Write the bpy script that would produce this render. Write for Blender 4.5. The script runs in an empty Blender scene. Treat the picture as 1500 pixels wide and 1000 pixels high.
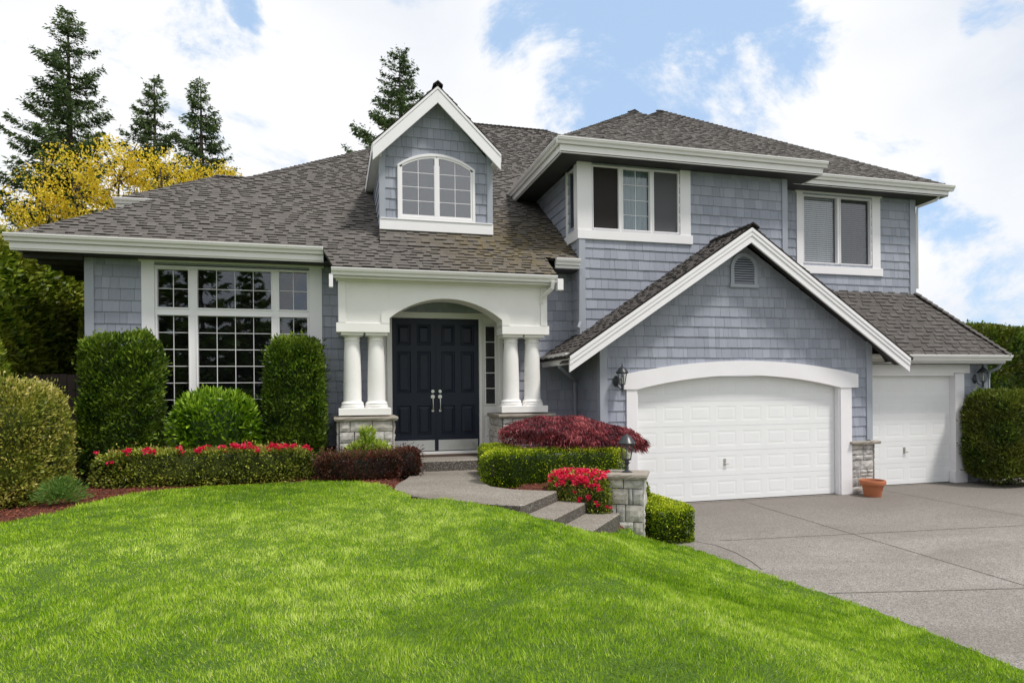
import bpy, math, random
import numpy as np
from mathutils import Vector, Matrix
R = math.radians
rng = np.random.default_rng(7)
random.seed(7)
SC = bpy.context.scene
COL = SC.collection

# ------------------------------------------------------------------ camera
cam_d = bpy.data.cameras.new('camera'); cam = bpy.data.objects.new('camera', cam_d); COL.objects.link(cam)
cam_d.sensor_width = 36.0; cam_d.lens = 23.28; cam_d.shift_y = 0.048; cam_d.clip_end = 2000; cam_d.clip_start = 0.05
cam.location = (0, 0, 2.33)
cam.rotation_euler = (Matrix.Rotation(-R(15.054), 4, 'Z') @ Matrix.Rotation(R(90), 4, 'X') @ Matrix.Rotation(-8.638e-3, 4, 'Z')).to_euler()
SC.camera = cam
SC.view_settings.view_transform = 'Standard'; SC.view_settings.look = 'None'
SC.view_settings.exposure = 0.32; SC.view_settings.gamma = 1.0

# ------------------------------------------------------------------ sun and sky
SUN = Vector((0.34, -0.36, 0.88)).normalized()
sd = bpy.data.lights.new('sun', 'SUN'); sd.energy = 2.6; sd.angle = R(9); sd.color = (1.0, 0.96, 0.9)
so = bpy.data.objects.new('sun', sd); COL.objects.link(so); so.rotation_euler = SUN.to_track_quat('Z', 'Y').to_euler(); so.location = (8, -10, 20)

def N(nt, kind, **kw):
    n = nt.nodes.new(kind)
    for k, v in kw.items():
        if k.startswith('i_'):
            n.inputs[k[2:].replace('_', ' ')].default_value = v
        else:
            setattr(n, k, v)
    return n
def MATH(nt, op, a, b=None, c=None, clamp=False):
    n = nt.nodes.new('ShaderNodeMath'); n.operation = op; n.use_clamp = clamp
    for i, x in enumerate((a, b, c)):
        if x is None: continue
        if isinstance(x, (int, float)): n.inputs[i].default_value = x
        else: nt.links.new(x, n.inputs[i])
    return n.outputs[0]
def MIX(nt, fac, a, b, mode='MIX'):
    n = nt.nodes.new('ShaderNodeMix'); n.data_type = 'RGBA'; n.blend_type = mode
    for s, x in ((n.inputs[0], fac), (n.inputs[6], a), (n.inputs[7], b)):
        if isinstance(x, (int, float)): s.default_value = x
        elif isinstance(x, tuple): s.default_value = (*x, 1) if len(x) == 3 else x
        else: nt.links.new(x, s)
    return n.outputs[2]
def RAMP(nt, fac, stops):
    n = nt.nodes.new('ShaderNodeValToRGB'); nt.links.new(fac, n.inputs[0])
    e = n.color_ramp.elements
    while len(e) < len(stops): e.new(0.5)
    for x, (p, c) in zip(e, stops): x.position = p; x.color = (*c, 1) if len(c) == 3 else c
    return n.outputs[0]
def NOISE(nt, vec, scale, detail=3, rough=0.5, dist=0.0):
    n = nt.nodes.new('ShaderNodeTexNoise'); n.inputs['Scale'].default_value = scale; n.inputs['Detail'].default_value = detail
    n.inputs['Roughness'].default_value = rough; n.inputs['Distortion'].default_value = dist
    if vec is not None: nt.links.new(vec, n.inputs['Vector'])
    return n.outputs[0]

w = bpy.data.worlds.new('World'); SC.world = w; w.use_nodes = True
nt = w.node_tree; nt.nodes.clear()
tc = N(nt, 'ShaderNodeTexCoord'); gen = tc.outputs['Generated']
sky = N(nt, 'ShaderNodeTexSky'); sky.sky_type = 'NISHITA'; sky.sun_disc = False
sky.sun_elevation = math.asin(SUN.z); sky.sun_rotation = math.atan2(SUN.x, SUN.y); sky.altitude = 50; sky.dust_density = 1.2
skyc = MIX(nt, 1.0, sky.outputs[0], (0.115, 0.115, 0.115), 'MULTIPLY')
skyc = MIX(nt, 0.70, skyc, (0.45, 0.62, 0.86))
def skydir(px, py):                      # compass bearing and height of a patch of open sky, as a direction
    a = (px - 750) / 970; b = -(py - 572) / 970
    yaw = R(15.054); f = Vector((math.sin(yaw), math.cos(yaw), 0)); r = Vector((math.cos(yaw), -math.sin(yaw), 0))
    return (f + a * r + b * Vector((0, 0, 1))).normalized()
mp = N(nt, 'ShaderNodeMapping'); mp.inputs['Scale'].default_value = (1, 1, 1.7); nt.links.new(gen, mp.inputs[0])
n1 = NOISE(nt, mp.outputs[0], 3.6, 10, 0.66, 0.35)
n2 = NOISE(nt, mp.outputs[0], 1.6, 3, 0.5)
nw = N(nt, 'ShaderNodeTexNoise'); nw.inputs['Scale'].default_value = 5.0; nw.inputs['Detail'].default_value = 6; nt.links.new(gen, nw.inputs['Vector'])
wv = N(nt, 'ShaderNodeVectorMath', operation='SUBTRACT'); nt.links.new(nw.outputs['Color'], wv.inputs[0]); wv.inputs[1].default_value = (.5, .5, .5)
ws = N(nt, 'ShaderNodeVectorMath', operation='SCALE'); nt.links.new(wv.outputs[0], ws.inputs[0]); ws.inputs['Scale'].default_value = .32
wa = N(nt, 'ShaderNodeVectorMath', operation='ADD'); nt.links.new(gen, wa.inputs[0]); nt.links.new(ws.outputs[0], wa.inputs[1])
wn = N(nt, 'ShaderNodeVectorMath', operation='NORMALIZE'); nt.links.new(wa.outputs[0], wn.inputs[0])
acc = None
for (bx, by, half, amp) in ((935, 40, 13, .95), (690, 0, 4, .5), (1080, 110, 8, .62), (870, 120, 6, .5), (1440, 455, 5, .7), (1450, 400, 6.5, .85), (1400, 350, 4, .6), (350, 12, 2.4, .5), (1470, 15, 4, .7), (880, 150, 6, .5), (905, -200, 16, .8)):
    d = skydir(bx, by)
    dp = N(nt, 'ShaderNodeVectorMath', operation='DOT_PRODUCT'); nt.links.new(wn.outputs[0], dp.inputs[0]); dp.inputs[1].default_value = d
    m = N(nt, 'ShaderNodeMapRange'); m.interpolation_type = 'SMOOTHSTEP'; nt.links.new(dp.outputs['Value'], m.inputs[0])
    m.inputs[1].default_value = math.cos(R(half)); m.inputs[2].default_value = 1.0; m.inputs[3].default_value = 0; m.inputs[4].default_value = amp
    acc = m.outputs[0] if acc is None else MATH(nt, 'MAXIMUM', acc, m.outputs[0])
blue = MATH(nt, 'ADD', acc, MATH(nt, 'MULTIPLY', MATH(nt, 'SUBTRACT', n1, 0.50), 3.6))
mr = N(nt, 'ShaderNodeMapRange'); mr.interpolation_type = 'SMOOTHSTEP'; nt.links.new(blue, mr.inputs[0])
mr.inputs[1].default_value = 0.25; mr.inputs[2].default_value = 0.80
cloudc = RAMP(nt, n2, [(0.34, (0.56, 0.61, 0.70)), (0.56, (0.80, 0.81, 0.83))])
cloudc = MIX(nt, MATH(nt, 'MULTIPLY', MATH(nt, 'SUBTRACT', n1, 0.40), 1.6, clamp=True), cloudc, (0.84, 0.84, 0.84))
final = MIX(nt, mr.outputs[0], cloudc, skyc)
bg = N(nt, 'ShaderNodeBackground'); nt.links.new(final, bg.inputs[0]); bg.inputs[1].default_value = 1.0
wo = N(nt, 'ShaderNodeOutputWorld'); nt.links.new(bg.outputs[0], wo.inputs[0])

# ------------------------------------------------------------------ materials
def newmat(name):
    m = bpy.data.materials.new(name); m.use_nodes = True; nt = m.node_tree
    return m, nt, nt.nodes['Principled BSDF']
def bump(nt, p, h, strength, dist=0.01):
    b = N(nt, 'ShaderNodeBump'); b.inputs['Strength'].default_value = strength; b.inputs['Distance'].default_value = dist
    nt.links.new(h, b.inputs['Height']); nt.links.new(b.outputs[0], p.inputs['Normal'])
def ATT(nt, name='rnd'):
    n = N(nt, 'ShaderNodeAttribute'); n.attribute_name = name; return n.outputs['Fac']
def OBJC(nt): return N(nt, 'ShaderNodeTexCoord').outputs['Object']
def paint(name, col, rough=0.45, var=0.06, grime=0.1, spec=0.4):
    m, nt, p = newmat(name); v = OBJC(nt)
    c = MIX(nt, NOISE(nt, v, 2.2, 5, 0.6), tuple(x * (1 - var - grime) for x in col), tuple(min(x * (1 + var), 1) for x in col))
    nt.links.new(c, p.inputs['Base Color']); p.inputs['Roughness'].default_value = rough
    p.inputs['Specular IOR Level'].default_value = spec
    bump(nt, p, NOISE(nt, v, 60, 3), 0.12, 0.004)
    return m
def metal(name, col, rough=0.3):
    m, nt, p = newmat(name); p.inputs['Base Color'].default_value = (*col, 1); p.inputs['Metallic'].default_value = 1; 
    r = MATH(nt, 'MULTIPLY_ADD', NOISE(nt, OBJC(nt), 8, 3), 0.25, rough - 0.1); nt.links.new(r, p.inputs['Roughness']); return m
def siding_mat(name, c1, c2):
    m, nt, p = newmat(name); v = OBJC(nt)
    c = MIX(nt, ATT(nt), c1, c2)
    mp = N(nt, 'ShaderNodeMapping'); mp.inputs['Scale'].default_value = (55, 55, 2.5); nt.links.new(v, mp.inputs[0])
    g = NOISE(nt, mp.outputs[0], 1.0, 4, 0.6)
    c = MIX(nt, MATH(nt, 'MULTIPLY', MATH(nt, 'SUBTRACT', g, 0.42, clamp=True), 0.9), c, tuple(x * 0.62 for x in c1))
    c = MIX(nt, MATH(nt, 'MULTIPLY', NOISE(nt, v, 0.9, 4, 0.6), 0.25), c, tuple(x * 0.75 for x in c1))
    nt.links.new(c, p.inputs['Base Color']); p.inputs['Roughness'].default_value = 0.62; p.inputs['Specular IOR Level'].default_value = 0.3
    bump(nt, p, g, 0.35, 0.004)
    return m
def roof_mat(name, dark, light, tint, moss=0.0):
    m, nt, p = newmat(name); v = OBJC(nt)
    c = MIX(nt, ATT(nt), dark, light)
    c = MIX(nt, MATH(nt, 'MULTIPLY', NOISE(nt, v, 1.3, 4, 0.6), 0.45), c, tint)
    gr = NOISE(nt, v, 220, 2, 0.7)
    c = MIX(nt, MATH(nt, 'MULTIPLY', MATH(nt, 'SUBTRACT', gr, 0.45, clamp=True), 1.6), c, tuple(x * 1.6 for x in light))
    if moss > 0:
        geo = N(nt, 'ShaderNodeNewGeometry')
        dp = N(nt, 'ShaderNodeVectorMath', operation='DISTANCE'); nt.links.new(geo.outputs['Position'], dp.inputs[0]); dp.inputs[1].default_value = (3.9, 13.6, 5.2)
        k = MATH(nt, 'SUBTRACT', 1.0, MATH(nt, 'DIVIDE', dp.outputs['Value'], 2.6), clamp=True)
        k2 = MATH(nt, 'MULTIPLY', k, MATH(nt, 'MULTIPLY', MATH(nt, 'SUBTRACT', NOISE(nt, v, 5.0, 4, 0.7), 0.36, clamp=True), 6.0 * moss), clamp=True)
        c = MIX(nt, MATH(nt, 'MULTIPLY', k2, 0.6, clamp=True), c, (0.16, 0.12, 0.045))
    nt.links.new(c, p.inputs['Base Color']); p.inputs['Roughness'].default_value = 0.9; p.inputs['Specular IOR Level'].default_value = 0.2
    bump(nt, p, gr, 0.5, 0.003)
    return m
def leaf_mat(name, stops, trans=0.3, rough=0.45, patch=None, pscale=2.5, spec=0.35):
    m, nt, p = newmat(name)
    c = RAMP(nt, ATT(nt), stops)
    geo = N(nt, 'ShaderNodeNewGeometry')
    if patch:
        nz = NOISE(nt, geo.outputs['Position'], pscale, 3, 0.55)
        f = RAMP(nt, nz, [(0.40, (0, 0, 0)), (0.62, (1, 1, 1))])
        c = MIX(nt, MATH(nt, 'MULTIPLY', f, patch[0]), c, MIX(nt, 0.72, c, patch[1]))
    nt.links.new(c, p.inputs['Base Color']); p.inputs['Roughness'].default_value = rough; p.inputs['Specular IOR Level'].default_value = spec
    tr = N(nt, 'ShaderNodeBsdfTranslucent'); nt.links.new(MIX(nt, 1.0, c, (1.0, 1.15, 0.7), 'MULTIPLY'), tr.inputs[0])
    mx = N(nt, 'ShaderNodeMixShader'); mx.inputs[0].default_value = trans
    nt.links.new(p.outputs[0], mx.inputs[1]); nt.links.new(tr.outputs[0], mx.inputs[2])
    nt.links.new(mx.outputs[0], nt.nodes['Material Output'].inputs[0])
    return m
def glass_mat(name, ior=1.75, tint=(0.86, 0.87, 0.88)):
    m = bpy.data.materials.new(name); m.use_nodes = True; nt = m.node_tree; nt.nodes.clear()
    t = N(nt, 'ShaderNodeBsdfTransparent'); t.inputs[0].default_value = (*tint, 1)
    g = N(nt, 'ShaderNodeBsdfGlossy'); g.inputs['Roughness'].default_value = 0.015; g.inputs['Color'].default_value = (0.95, 0.97, 1, 1)
    b = N(nt, 'ShaderNodeBump'); b.inputs['Strength'].default_value = 0.06; b.inputs['Distance'].default_value = 0.02
    nt.links.new(NOISE(nt, OBJC(nt), 1.8, 1), b.inputs['Height']); nt.links.new(b.outputs[0], g.inputs['Normal'])
    f0 = ((ior - 1) / (ior + 1)) ** 2 * .85; lw = N(nt, 'ShaderNodeLayerWeight')
    fr = MATH(nt, 'MULTIPLY_ADD', MATH(nt, 'POWER', lw.outputs['Facing'], 5.0), 1 - f0, f0)
    x = N(nt, 'ShaderNodeMixShader'); nt.links.new(fr, x.inputs[0]); nt.links.new(t.outputs[0], x.inputs[1]); nt.links.new(g.outputs[0], x.inputs[2])
    o = N(nt, 'ShaderNodeOutputMaterial'); nt.links.new(x.outputs[0], o.inputs[0]); return m

WHITE = paint('white_trim_paint', (0.84, 0.82, 0.84), 0.42, 0.03, 0.05)
VINYL = paint('white_vinyl', (0.84, 0.82, 0.84), 0.35, 0.02, 0.02)
CREAM = paint('porch_white_paint', (0.84, 0.82, 0.80), 0.42, 0.03, 0.05)
GDOOR = paint('garage_door_paint', (0.82, 0.825, 0.83), 0.4, 0.03, 0.04)
GUTM = paint('gutter_enamel', (0.80, 0.78, 0.77), 0.3, 0.04, 0.08)
SIDE = siding_mat('grey_blue_shingle_siding', (0.288, 0.307, 0.368), (0.372, 0.392, 0.460))
BACK = paint('siding_board', (0.07, 0.08, 0.10), 0.8)
CORN = paint('corner_board_paint', (0.355, 0.378, 0.432), 0.5, 0.05, 0.08)
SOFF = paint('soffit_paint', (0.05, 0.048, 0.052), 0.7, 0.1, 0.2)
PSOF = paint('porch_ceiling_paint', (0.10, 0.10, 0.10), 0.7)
DOORM = paint('navy_door_paint', (0.011, 0.016, 0.030), 0.42, 0.1, 0.1, 0.3)
ROOF = roof_mat('asphalt_shingle_grey', (0.088, 0.080, 0.073), (0.150, 0.138, 0.127), (0.075, 0.064, 0.054), 1.0)
ROOF2 = roof_mat('asphalt_shingle_brown', (0.078, 0.071, 0.065), (0.145, 0.134, 0.124), (0.08, 0.072, 0.062))
ROOF3 = roof_mat('asphalt_shingle_dark', (0.062, 0.056, 0.052), (0.125, 0.113, 0.106), (0.06, 0.054, 0.05))
BUTT = paint('shingle_edge_asphalt', (0.018, 0.015, 0.013), 0.95)
ROOM = paint('dark_room', (0.02, 0.02, 0.022), 0.9)
GLASS = glass_mat('window_glass')
GLASS2 = glass_mat('dormer_glass', 2.3)
SCREEN = paint('insect_screen', (0.022, 0.018, 0.017), 0.8)
SCREEN2 = paint('grey_screen', (0.10, 0.10, 0.11), 0.8)
CURT = paint('curtain_cloth', (0.50, 0.62, 0.66), 0.8, 0.1, 0.1)
BLIND = paint('blind_slats', (0.66, 0.68, 0.70), 0.5)
BLIND2 = paint('screened_blind_slats', (0.15, 0.15, 0.155), 0.6)
NICK = metal('brushed_nickel', (0.62, 0.60, 0.57), 0.3)
KICK = metal('steel_kick_plate', (0.66, 0.66, 0.66), 0.38)
LAMPB = paint('black_cast_metal', (0.035, 0.04, 0.045), 0.35, 0.2, 0.2, 0.5)
LGLASS = glass_mat('lantern_glass', 1.5, (0.85, 0.87, 0.85))
BULB = paint('bulb_candle', (0.75, 0.72, 0.62), 0.4)
TERRA = paint('terracotta', (0.46, 0.155, 0.07), 0.75, 0.12, 0.15)
SOIL = paint('potting_soil', (0.05, 0.03, 0.02), 0.95)
WOODF = paint('weathered_fence_wood', (0.10, 0.075, 0.065), 0.8, 0.2, 0.25)
MORT = paint('mortar', (0.10, 0.092, 0.085), 0.95)
def stone_mat():
    m, nt, p = newmat('ashlar_stone'); v = OBJC(nt)
    c = RAMP(nt, ATT(nt), [(0.0, (0.42, 0.405, 0.39)), (0.3, (0.56, 0.535, 0.51)), (0.6, (0.49, 0.445, 0.40)), (0.8, (0.62, 0.59, 0.54)), (1.0, (0.45, 0.45, 0.47))])
    nz = NOISE(nt, v, 7, 7, 0.7, 0.6)
    c = MIX(nt, MATH(nt, 'MULTIPLY', MATH(nt, 'SUBTRACT', nz, 0.42, clamp=True), 3.0, clamp=True), c, (0.20, 0.18, 0.165))
    c = MIX(nt, MATH(nt, 'MULTIPLY', MATH(nt, 'SUBTRACT', NOISE(nt, v, 17, 5, 0.65), 0.55, clamp=True), 3.5, clamp=True), c, (0.62, 0.59, 0.55))
    nt.links.new(c, p.inputs['Base Color']); p.inputs['Roughness'].default_value = 0.85
    bump(nt, p, NOISE(nt, v, 30, 6, 0.7), 0.7, 0.012); return m
STONE = stone_mat()
CAPS = None
def cap_mat():
    m, nt, p = newmat('cap_stone'); v = OBJC(nt)
    c = MIX(nt, NOISE(nt, v, 9, 6, 0.7), (0.17, 0.14, 0.11), (0.46, 0.42, 0.36))
    nt.links.new(c, p.inputs['Base Color']); p.inputs['Roughness'].default_value = 0.85
    bump(nt, p, NOISE(nt, v, 25, 6, 0.7), 0.7, 0.012); return m
CAPS = cap_mat()
def aggregate(name, a, b, stain):
    m, nt, p = newmat(name); geo = N(nt, 'ShaderNodeNewGeometry'); v = geo.outputs['Position']
    vo = N(nt, 'ShaderNodeTexVoronoi'); vo.inputs['Scale'].default_value = 95; nt.links.new(v, vo.inputs['Vector'])
    sep = N(nt, 'ShaderNodeSeparateColor'); nt.links.new(vo.outputs['Color'], sep.inputs[0])
    c = MIX(nt, sep.outputs[0], a, b)
    c = MIX(nt, MATH(nt, 'MULTIPLY', MATH(nt, 'SUBTRACT', sep.outputs[1], 0.82, clamp=True), 5.0), c, (0.50, 0.46, 0.42))
    mp = N(nt, 'ShaderNodeMapping'); mp.inputs['Scale'].default_value = (0.5, 1.0, 1.0); nt.links.new(v, mp.inputs[0])
    big = NOISE(nt, mp.outputs[0], 0.75, 6, 0.62, 0.8)
    c = MIX(nt, RAMP(nt, big, [(0.36, (0.85,) * 3), (0.60, (0, 0, 0))]), c, MIX(nt, 0.5, c, stain))
    c = MIX(nt, MATH(nt, 'MULTIPLY', NOISE(nt, v, 5, 5, 0.7), 0.35), c, stain)
    if name.endswith('driveway'):      # darker towards the garage doors, broken up by noise
        sx = N(nt, 'ShaderNodeSeparateXYZ'); nt.links.new(v, sx.inputs[0])
        near_doors = MATH(nt, 'MULTIPLY', MATH(nt, 'MULTIPLY', MATH(nt, 'SUBTRACT', sx.outputs['Y'], 8.0), 0.28, clamp=True), MATH(nt, 'MULTIPLY', big, 1.0), clamp=True)
        c = MIX(nt, near_doors, c, stain)
    nt.links.new(c, p.inputs['Base Color']); p.inputs['Roughness'].default_value = 0.78
    bump(nt, p, vo.outputs['Distance'], -0.5, 0.006); return m
DRIVE = aggregate('exposed_aggregate_driveway', (0.105, 0.096, 0.086), (0.42, 0.39, 0.355), (0.105, 0.088, 0.072))
WALK = aggregate('exposed_aggregate_walk', (0.10, 0.088, 0.072), (0.42, 0.38, 0.33), (0.11, 0.09, 0.07))
RISER = aggregate('exposed_aggregate_riser', (0.028, 0.024, 0.020), (0.16, 0.14, 0.115), (0.03, 0.025, 0.02))
JOINT = paint('driveway_joint', (0.095, 0.078, 0.064), 0.95)
def soil_mat(name, a, b, c3, scale=70):
    m, nt, p = newmat(name); geo = N(nt, 'ShaderNodeNewGeometry'); v = geo.outputs['Position']
    nz = NOISE(nt, v, scale, 5, 0.75, 1.0)
    c = RAMP(nt, nz, [(0.35, a), (0.5, b), (0.68, c3)])
    nt.links.new(c, p.inputs['Base Color']); p.inputs['Roughness'].default_value = 0.95
    bump(nt, p, nz, 1.0, 0.03); return m
MULCH = soil_mat('red_bark_mulch', (0.035, 0.010, 0.006), (0.13, 0.032, 0.016), (0.26, 0.075, 0.04))
CHIP = leaf_mat('bark_chips', [(0, (0.04, 0.012, 0.008)), (0.5, (0.16, 0.04, 0.02)), (1, (0.34, 0.11, 0.06))], 0.0, 0.9)
GROUND = soil_mat('far_grass_ground', (0.03, 0.06, 0.012), (0.055, 0.11, 0.02), (0.09, 0.15, 0.03), 12)
TURF = soil_mat('lawn_soil', (0.04, 0.085, 0.005), (0.09, 0.18, 0.010), (0.16, 0.28, 0.02), 45)
BARK = soil_mat('tree_bark', (0.03, 0.022, 0.018), (0.07, 0.052, 0.042), (0.12, 0.10, 0.085), 14)
GRASS = leaf_mat('grass_blades', [(0.0, (0.06, 0.14, 0.003)), (0.3, (0.22, 0.40, 0.006)), (0.65, (0.45, 0.61, 0.030)), (0.93, (0.76, 0.84, 0.24)), (1.0, (0.66, 0.62, 0.34))], 0.35, 0.5, (0.30, (0.46, 0.60, 0.05)), 1.1, 0.25)
THUJA = leaf_mat('thuja_foliage', [(0, (0.012, 0.030, 0.003)), (0.4, (0.060, 0.115, 0.008)), (0.75, (0.17, 0.26, 0.015)), (1, (0.30, 0.38, 0.05))], 0.25, 0.5, (0.6, (0.12, 0.17, 0.015)), 3)
DARKH = leaf_mat('dark_hedge_foliage', [(0, (0.015, 0.034, 0.004)), (0.45, (0.06, 0.105, 0.01)), (0.8, (0.15, 0.21, 0.02)), (1, (0.26, 0.32, 0.04))], 0.22, 0.5, (0.7, (0.15, 0.14, 0.015)), 1.5)
GOLDH = leaf_mat('gold_tipped_foliage', [(0, (0.025, 0.030, 0.008)), (0.3, (0.16, 0.19, 0.02)), (0.55, (0.36, 0.33, 0.05)), (0.8, (0.62, 0.52, 0.14)), (1, (0.70, 0.56, 0.28))], 0.25, 0.5, (0.55, (0.22, 0.28, 0.03)), 2.2)
RHODO = leaf_mat('rhododendron_leaves', [(0, (0.025, 0.065, 0.004)), (0.4, (0.13, 0.25, 0.010)), (0.75, (0.28, 0.43, 0.025)), (1, (0.46, 0.60, 0.10))], 0.25, 0.35)
BOXW = leaf_mat('boxwood_leaves', [(0, (0.020, 0.045, 0.002)), (0.4, (0.13, 0.21, 0.008)), (0.66, (0.40, 0.48, 0.015)), (1, (0.68, 0.72, 0.06))], 0.3, 0.4)
AZAL = leaf_mat('azalea_leaves', [(0, (0.018, 0.028, 0.006)), (0.35, (0.13, 0.17, 0.02)), (0.6, (0.42, 0.46, 0.05)), (0.9, (0.60, 0.60, 0.14)), (1, (0.38, 0.15, 0.08))], 0.25, 0.45, (0.5, (0.22, 0.26, 0.05)), 6)
HEDG = leaf_mat('tall_hedge_foliage', [(0, (0.03, 0.06, 0.005)), (0.4, (0.17, 0.26, 0.015)), (0.8, (0.36, 0.42, 0.04)), (1, (0.55, 0.54, 0.08))], 0.25, 0.5, (0.7, (0.24, 0.22, 0.02)), 1.5)
BARB = leaf_mat('barberry_leaves', [(0, (0.022, 0.010, 0.008)), (0.5, (0.10, 0.030, 0.022)), (0.85, (0.27, 0.085, 0.060)), (1, (0.12, 0.14, 0.04))], 0.25, 0.5, (0.5, (0.035, 0.045, 0.018)), 5)
MAPLE = leaf_mat('red_maple_leaves', [(0, (0.055, 0.008, 0.014)), (0.45, (0.24, 0.034, 0.048)), (1, (0.55, 0.14, 0.15))], 0.3, 0.5)
LIME = leaf_mat('lime_leaves', [(0, (0.15, 0.24, 0.02)), (0.5, (0.40, 0.50, 0.07)), (1, (0.62, 0.68, 0.18))], 0.3, 0.4)
PETAL = leaf_mat('azalea_petals', [(0, (0.60, 0.008, 0.055)), (0.6, (0.86, 0.02, 0.11)), (1, (0.92, 0.09, 0.20))], 0.3, 0.5)
FIR = leaf_mat('fir_needles', [(0, (0.025, 0.050, 0.014)), (0.6, (0.075, 0.125, 0.030)), (1, (0.16, 0.21, 0.06))], 0.2, 0.6)
YELL = leaf_mat('yellow_blossom', [(0, (0.45, 0.31, 0.02)), (0.5, (0.80, 0.58, 0.03)), (1, (0.90, 0.74, 0.10))], 0.35, 0.5)
HERB = leaf_mat('herb_leaves', [(0, (0.06, 0.14, 0.02)), (1, (0.2, 0.33, 0.07))], 0.3, 0.5)

# ------------------------------------------------------------------ builders
def tag(o, label=None, cat=None, group=None, kind=None):
    if label: o['label'] = label
    if cat: o['category'] = cat
    if group: o['group'] = group
    if kind: o['kind'] = kind
    return o
def empty(name, loc=(0, 0, 0), **kw):
    o = bpy.data.objects.new(name, None); o.location = loc; o.empty_display_size = 0.3; COL.objects.link(o); return tag(o, **kw)

class MB:
    def __init__(s, T=None):
        s.v = []; s.f = []; s.m = []; s.r = []; s.T = T
    def add(s, vs, fs, mi=0, r=None):
        b = len(s.v)
        if s.T: vs = [s.T(*p) for p in vs]
        s.v += [tuple(p) for p in vs]
        if r is None: r = random.random()
        for f in fs:
            s.f.append(tuple(b + i for i in f)); s.m.append(mi); s.r.append(r)
    def box(s, x0, x1, y0, y1, z0, z1, mi=0, r=None):
        s.add([(x0, y0, z0), (x1, y0, z0), (x1, y1, z0), (x0, y1, z0), (x0, y0, z1), (x1, y0, z1), (x1, y1, z1), (x0, y1, z1)],
              [(0, 3, 2, 1), (4, 5, 6, 7), (0, 1, 5, 4), (1, 2, 6, 5), (2, 3, 7, 6), (3, 0, 4, 7)], mi, r)
    def prism(s, pts, d0, d1, fn, mi=0, r=None):
        """pts: 2-D outline; fn(p, d) -> 3-D"""
        n = len(pts)
        s.add([fn(p, d0) for p in pts] + [fn(p, d1) for p in pts],
              [tuple(range(n))[::-1], tuple(range(n, 2 * n))] + [(i, (i + 1) % n, n + (i + 1) % n, n + i) for i in range(n)], mi, r)
    def tube(s, path, r, segs=8, mi=0, caps=True, roll=0.0):
        P = [Vector(p) for p in path]; rr = r if isinstance(r, (list, tuple)) else [r] * len(P)
        vs = []; up = None
        for i, p in enumerate(P):
            d = (P[min(i + 1, len(P) - 1)] - P[max(i - 1, 0)]).normalized()
            if up is None:
                up = Vector((0, 0, 1)) if abs(d.z) < 0.9 else Vector((0, 1, 0))
            a = d.cross(up).normalized(); b = a.cross(d).normalized(); up = b
            for k in range(segs):
                t = 2 * math.pi * k / segs + roll
                vs.append(p + (a * math.cos(t) + b * math.sin(t)) * rr[i])
        fs = []
        for i in range(len(P) - 1):
            for k in range(segs):
                k2 = (k + 1) % segs
                fs.append((i * segs + k, i * segs + k2, (i + 1) * segs + k2, (i + 1) * segs + k))
        if caps: fs += [tuple(range(segs))[::-1], tuple(range((len(P) - 1) * segs, len(P) * segs))]
        s.add([tuple(v) for v in vs], fs, mi)
    def lathe(s, prof, c, segs=24, mi=0, phase=0.0):
        vs = []; fs = []
        for (r, z) in prof:
            for k in range(segs):
                t = 2 * math.pi * k / segs + phase; vs.append((c[0] + r * math.cos(t), c[1] + r * math.sin(t), c[2] + z))
        for i in range(len(prof) - 1):
            for k in range(segs):
                k2 = (k + 1) % segs; fs.append((i * segs + k, i * segs + k2, (i + 1) * segs + k2, (i + 1) * segs + k))
        fs += [tuple(range(segs))[::-1], tuple(range((len(prof) - 1) * segs, len(prof) * segs))]
        s.add(vs, fs, mi)
    def build(s, name, mats, parent=None, smooth=False, bevel=0.0, fix=True):
        me = bpy.data.meshes.new(name); me.from_pydata(s.v, [], s.f)
        for m in (mats if isinstance(mats, (list, tuple)) else [mats]): me.materials.append(m)
        me.polygons.foreach_set('material_index', s.m)
        at = me.attributes.new('rnd', 'FLOAT', 'FACE'); at.data.foreach_set('value', s.r)
        if fix:
            import bmesh
            bm = bmesh.new(); bm.from_mesh(me); bmesh.ops.recalc_face_normals(bm, faces=bm.faces); bm.to_mesh(me); bm.free()
        o = bpy.data.objects.new(name, me); COL.objects.link(o)
        if parent is not None: o.parent = parent; o.matrix_parent_inverse = Matrix.Translation(parent.location).inverted() if parent.parent is None else Matrix.Identity(4)
        if smooth:
            me.polygons.foreach_set('use_smooth', [True] * len(me.polygons))
            try: me.set_sharp_from_angle(angle=R(35))
            except Exception: pass
        if bevel:
            b = o.modifiers.new('bevel', 'BEVEL'); b.width = bevel; b.segments = 2; b.limit_method = 'ANGLE'; b.angle_limit = R(40)
        return o

def front(Y):  return lambda u, n, z: (u, Y - n, z)       # a wall facing the street
def left(X):   return lambda u, n, z: (X - n, u, z)       # a wall facing left
def right(X):  return lambda u, n, z: (X + n, u, z)

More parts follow.
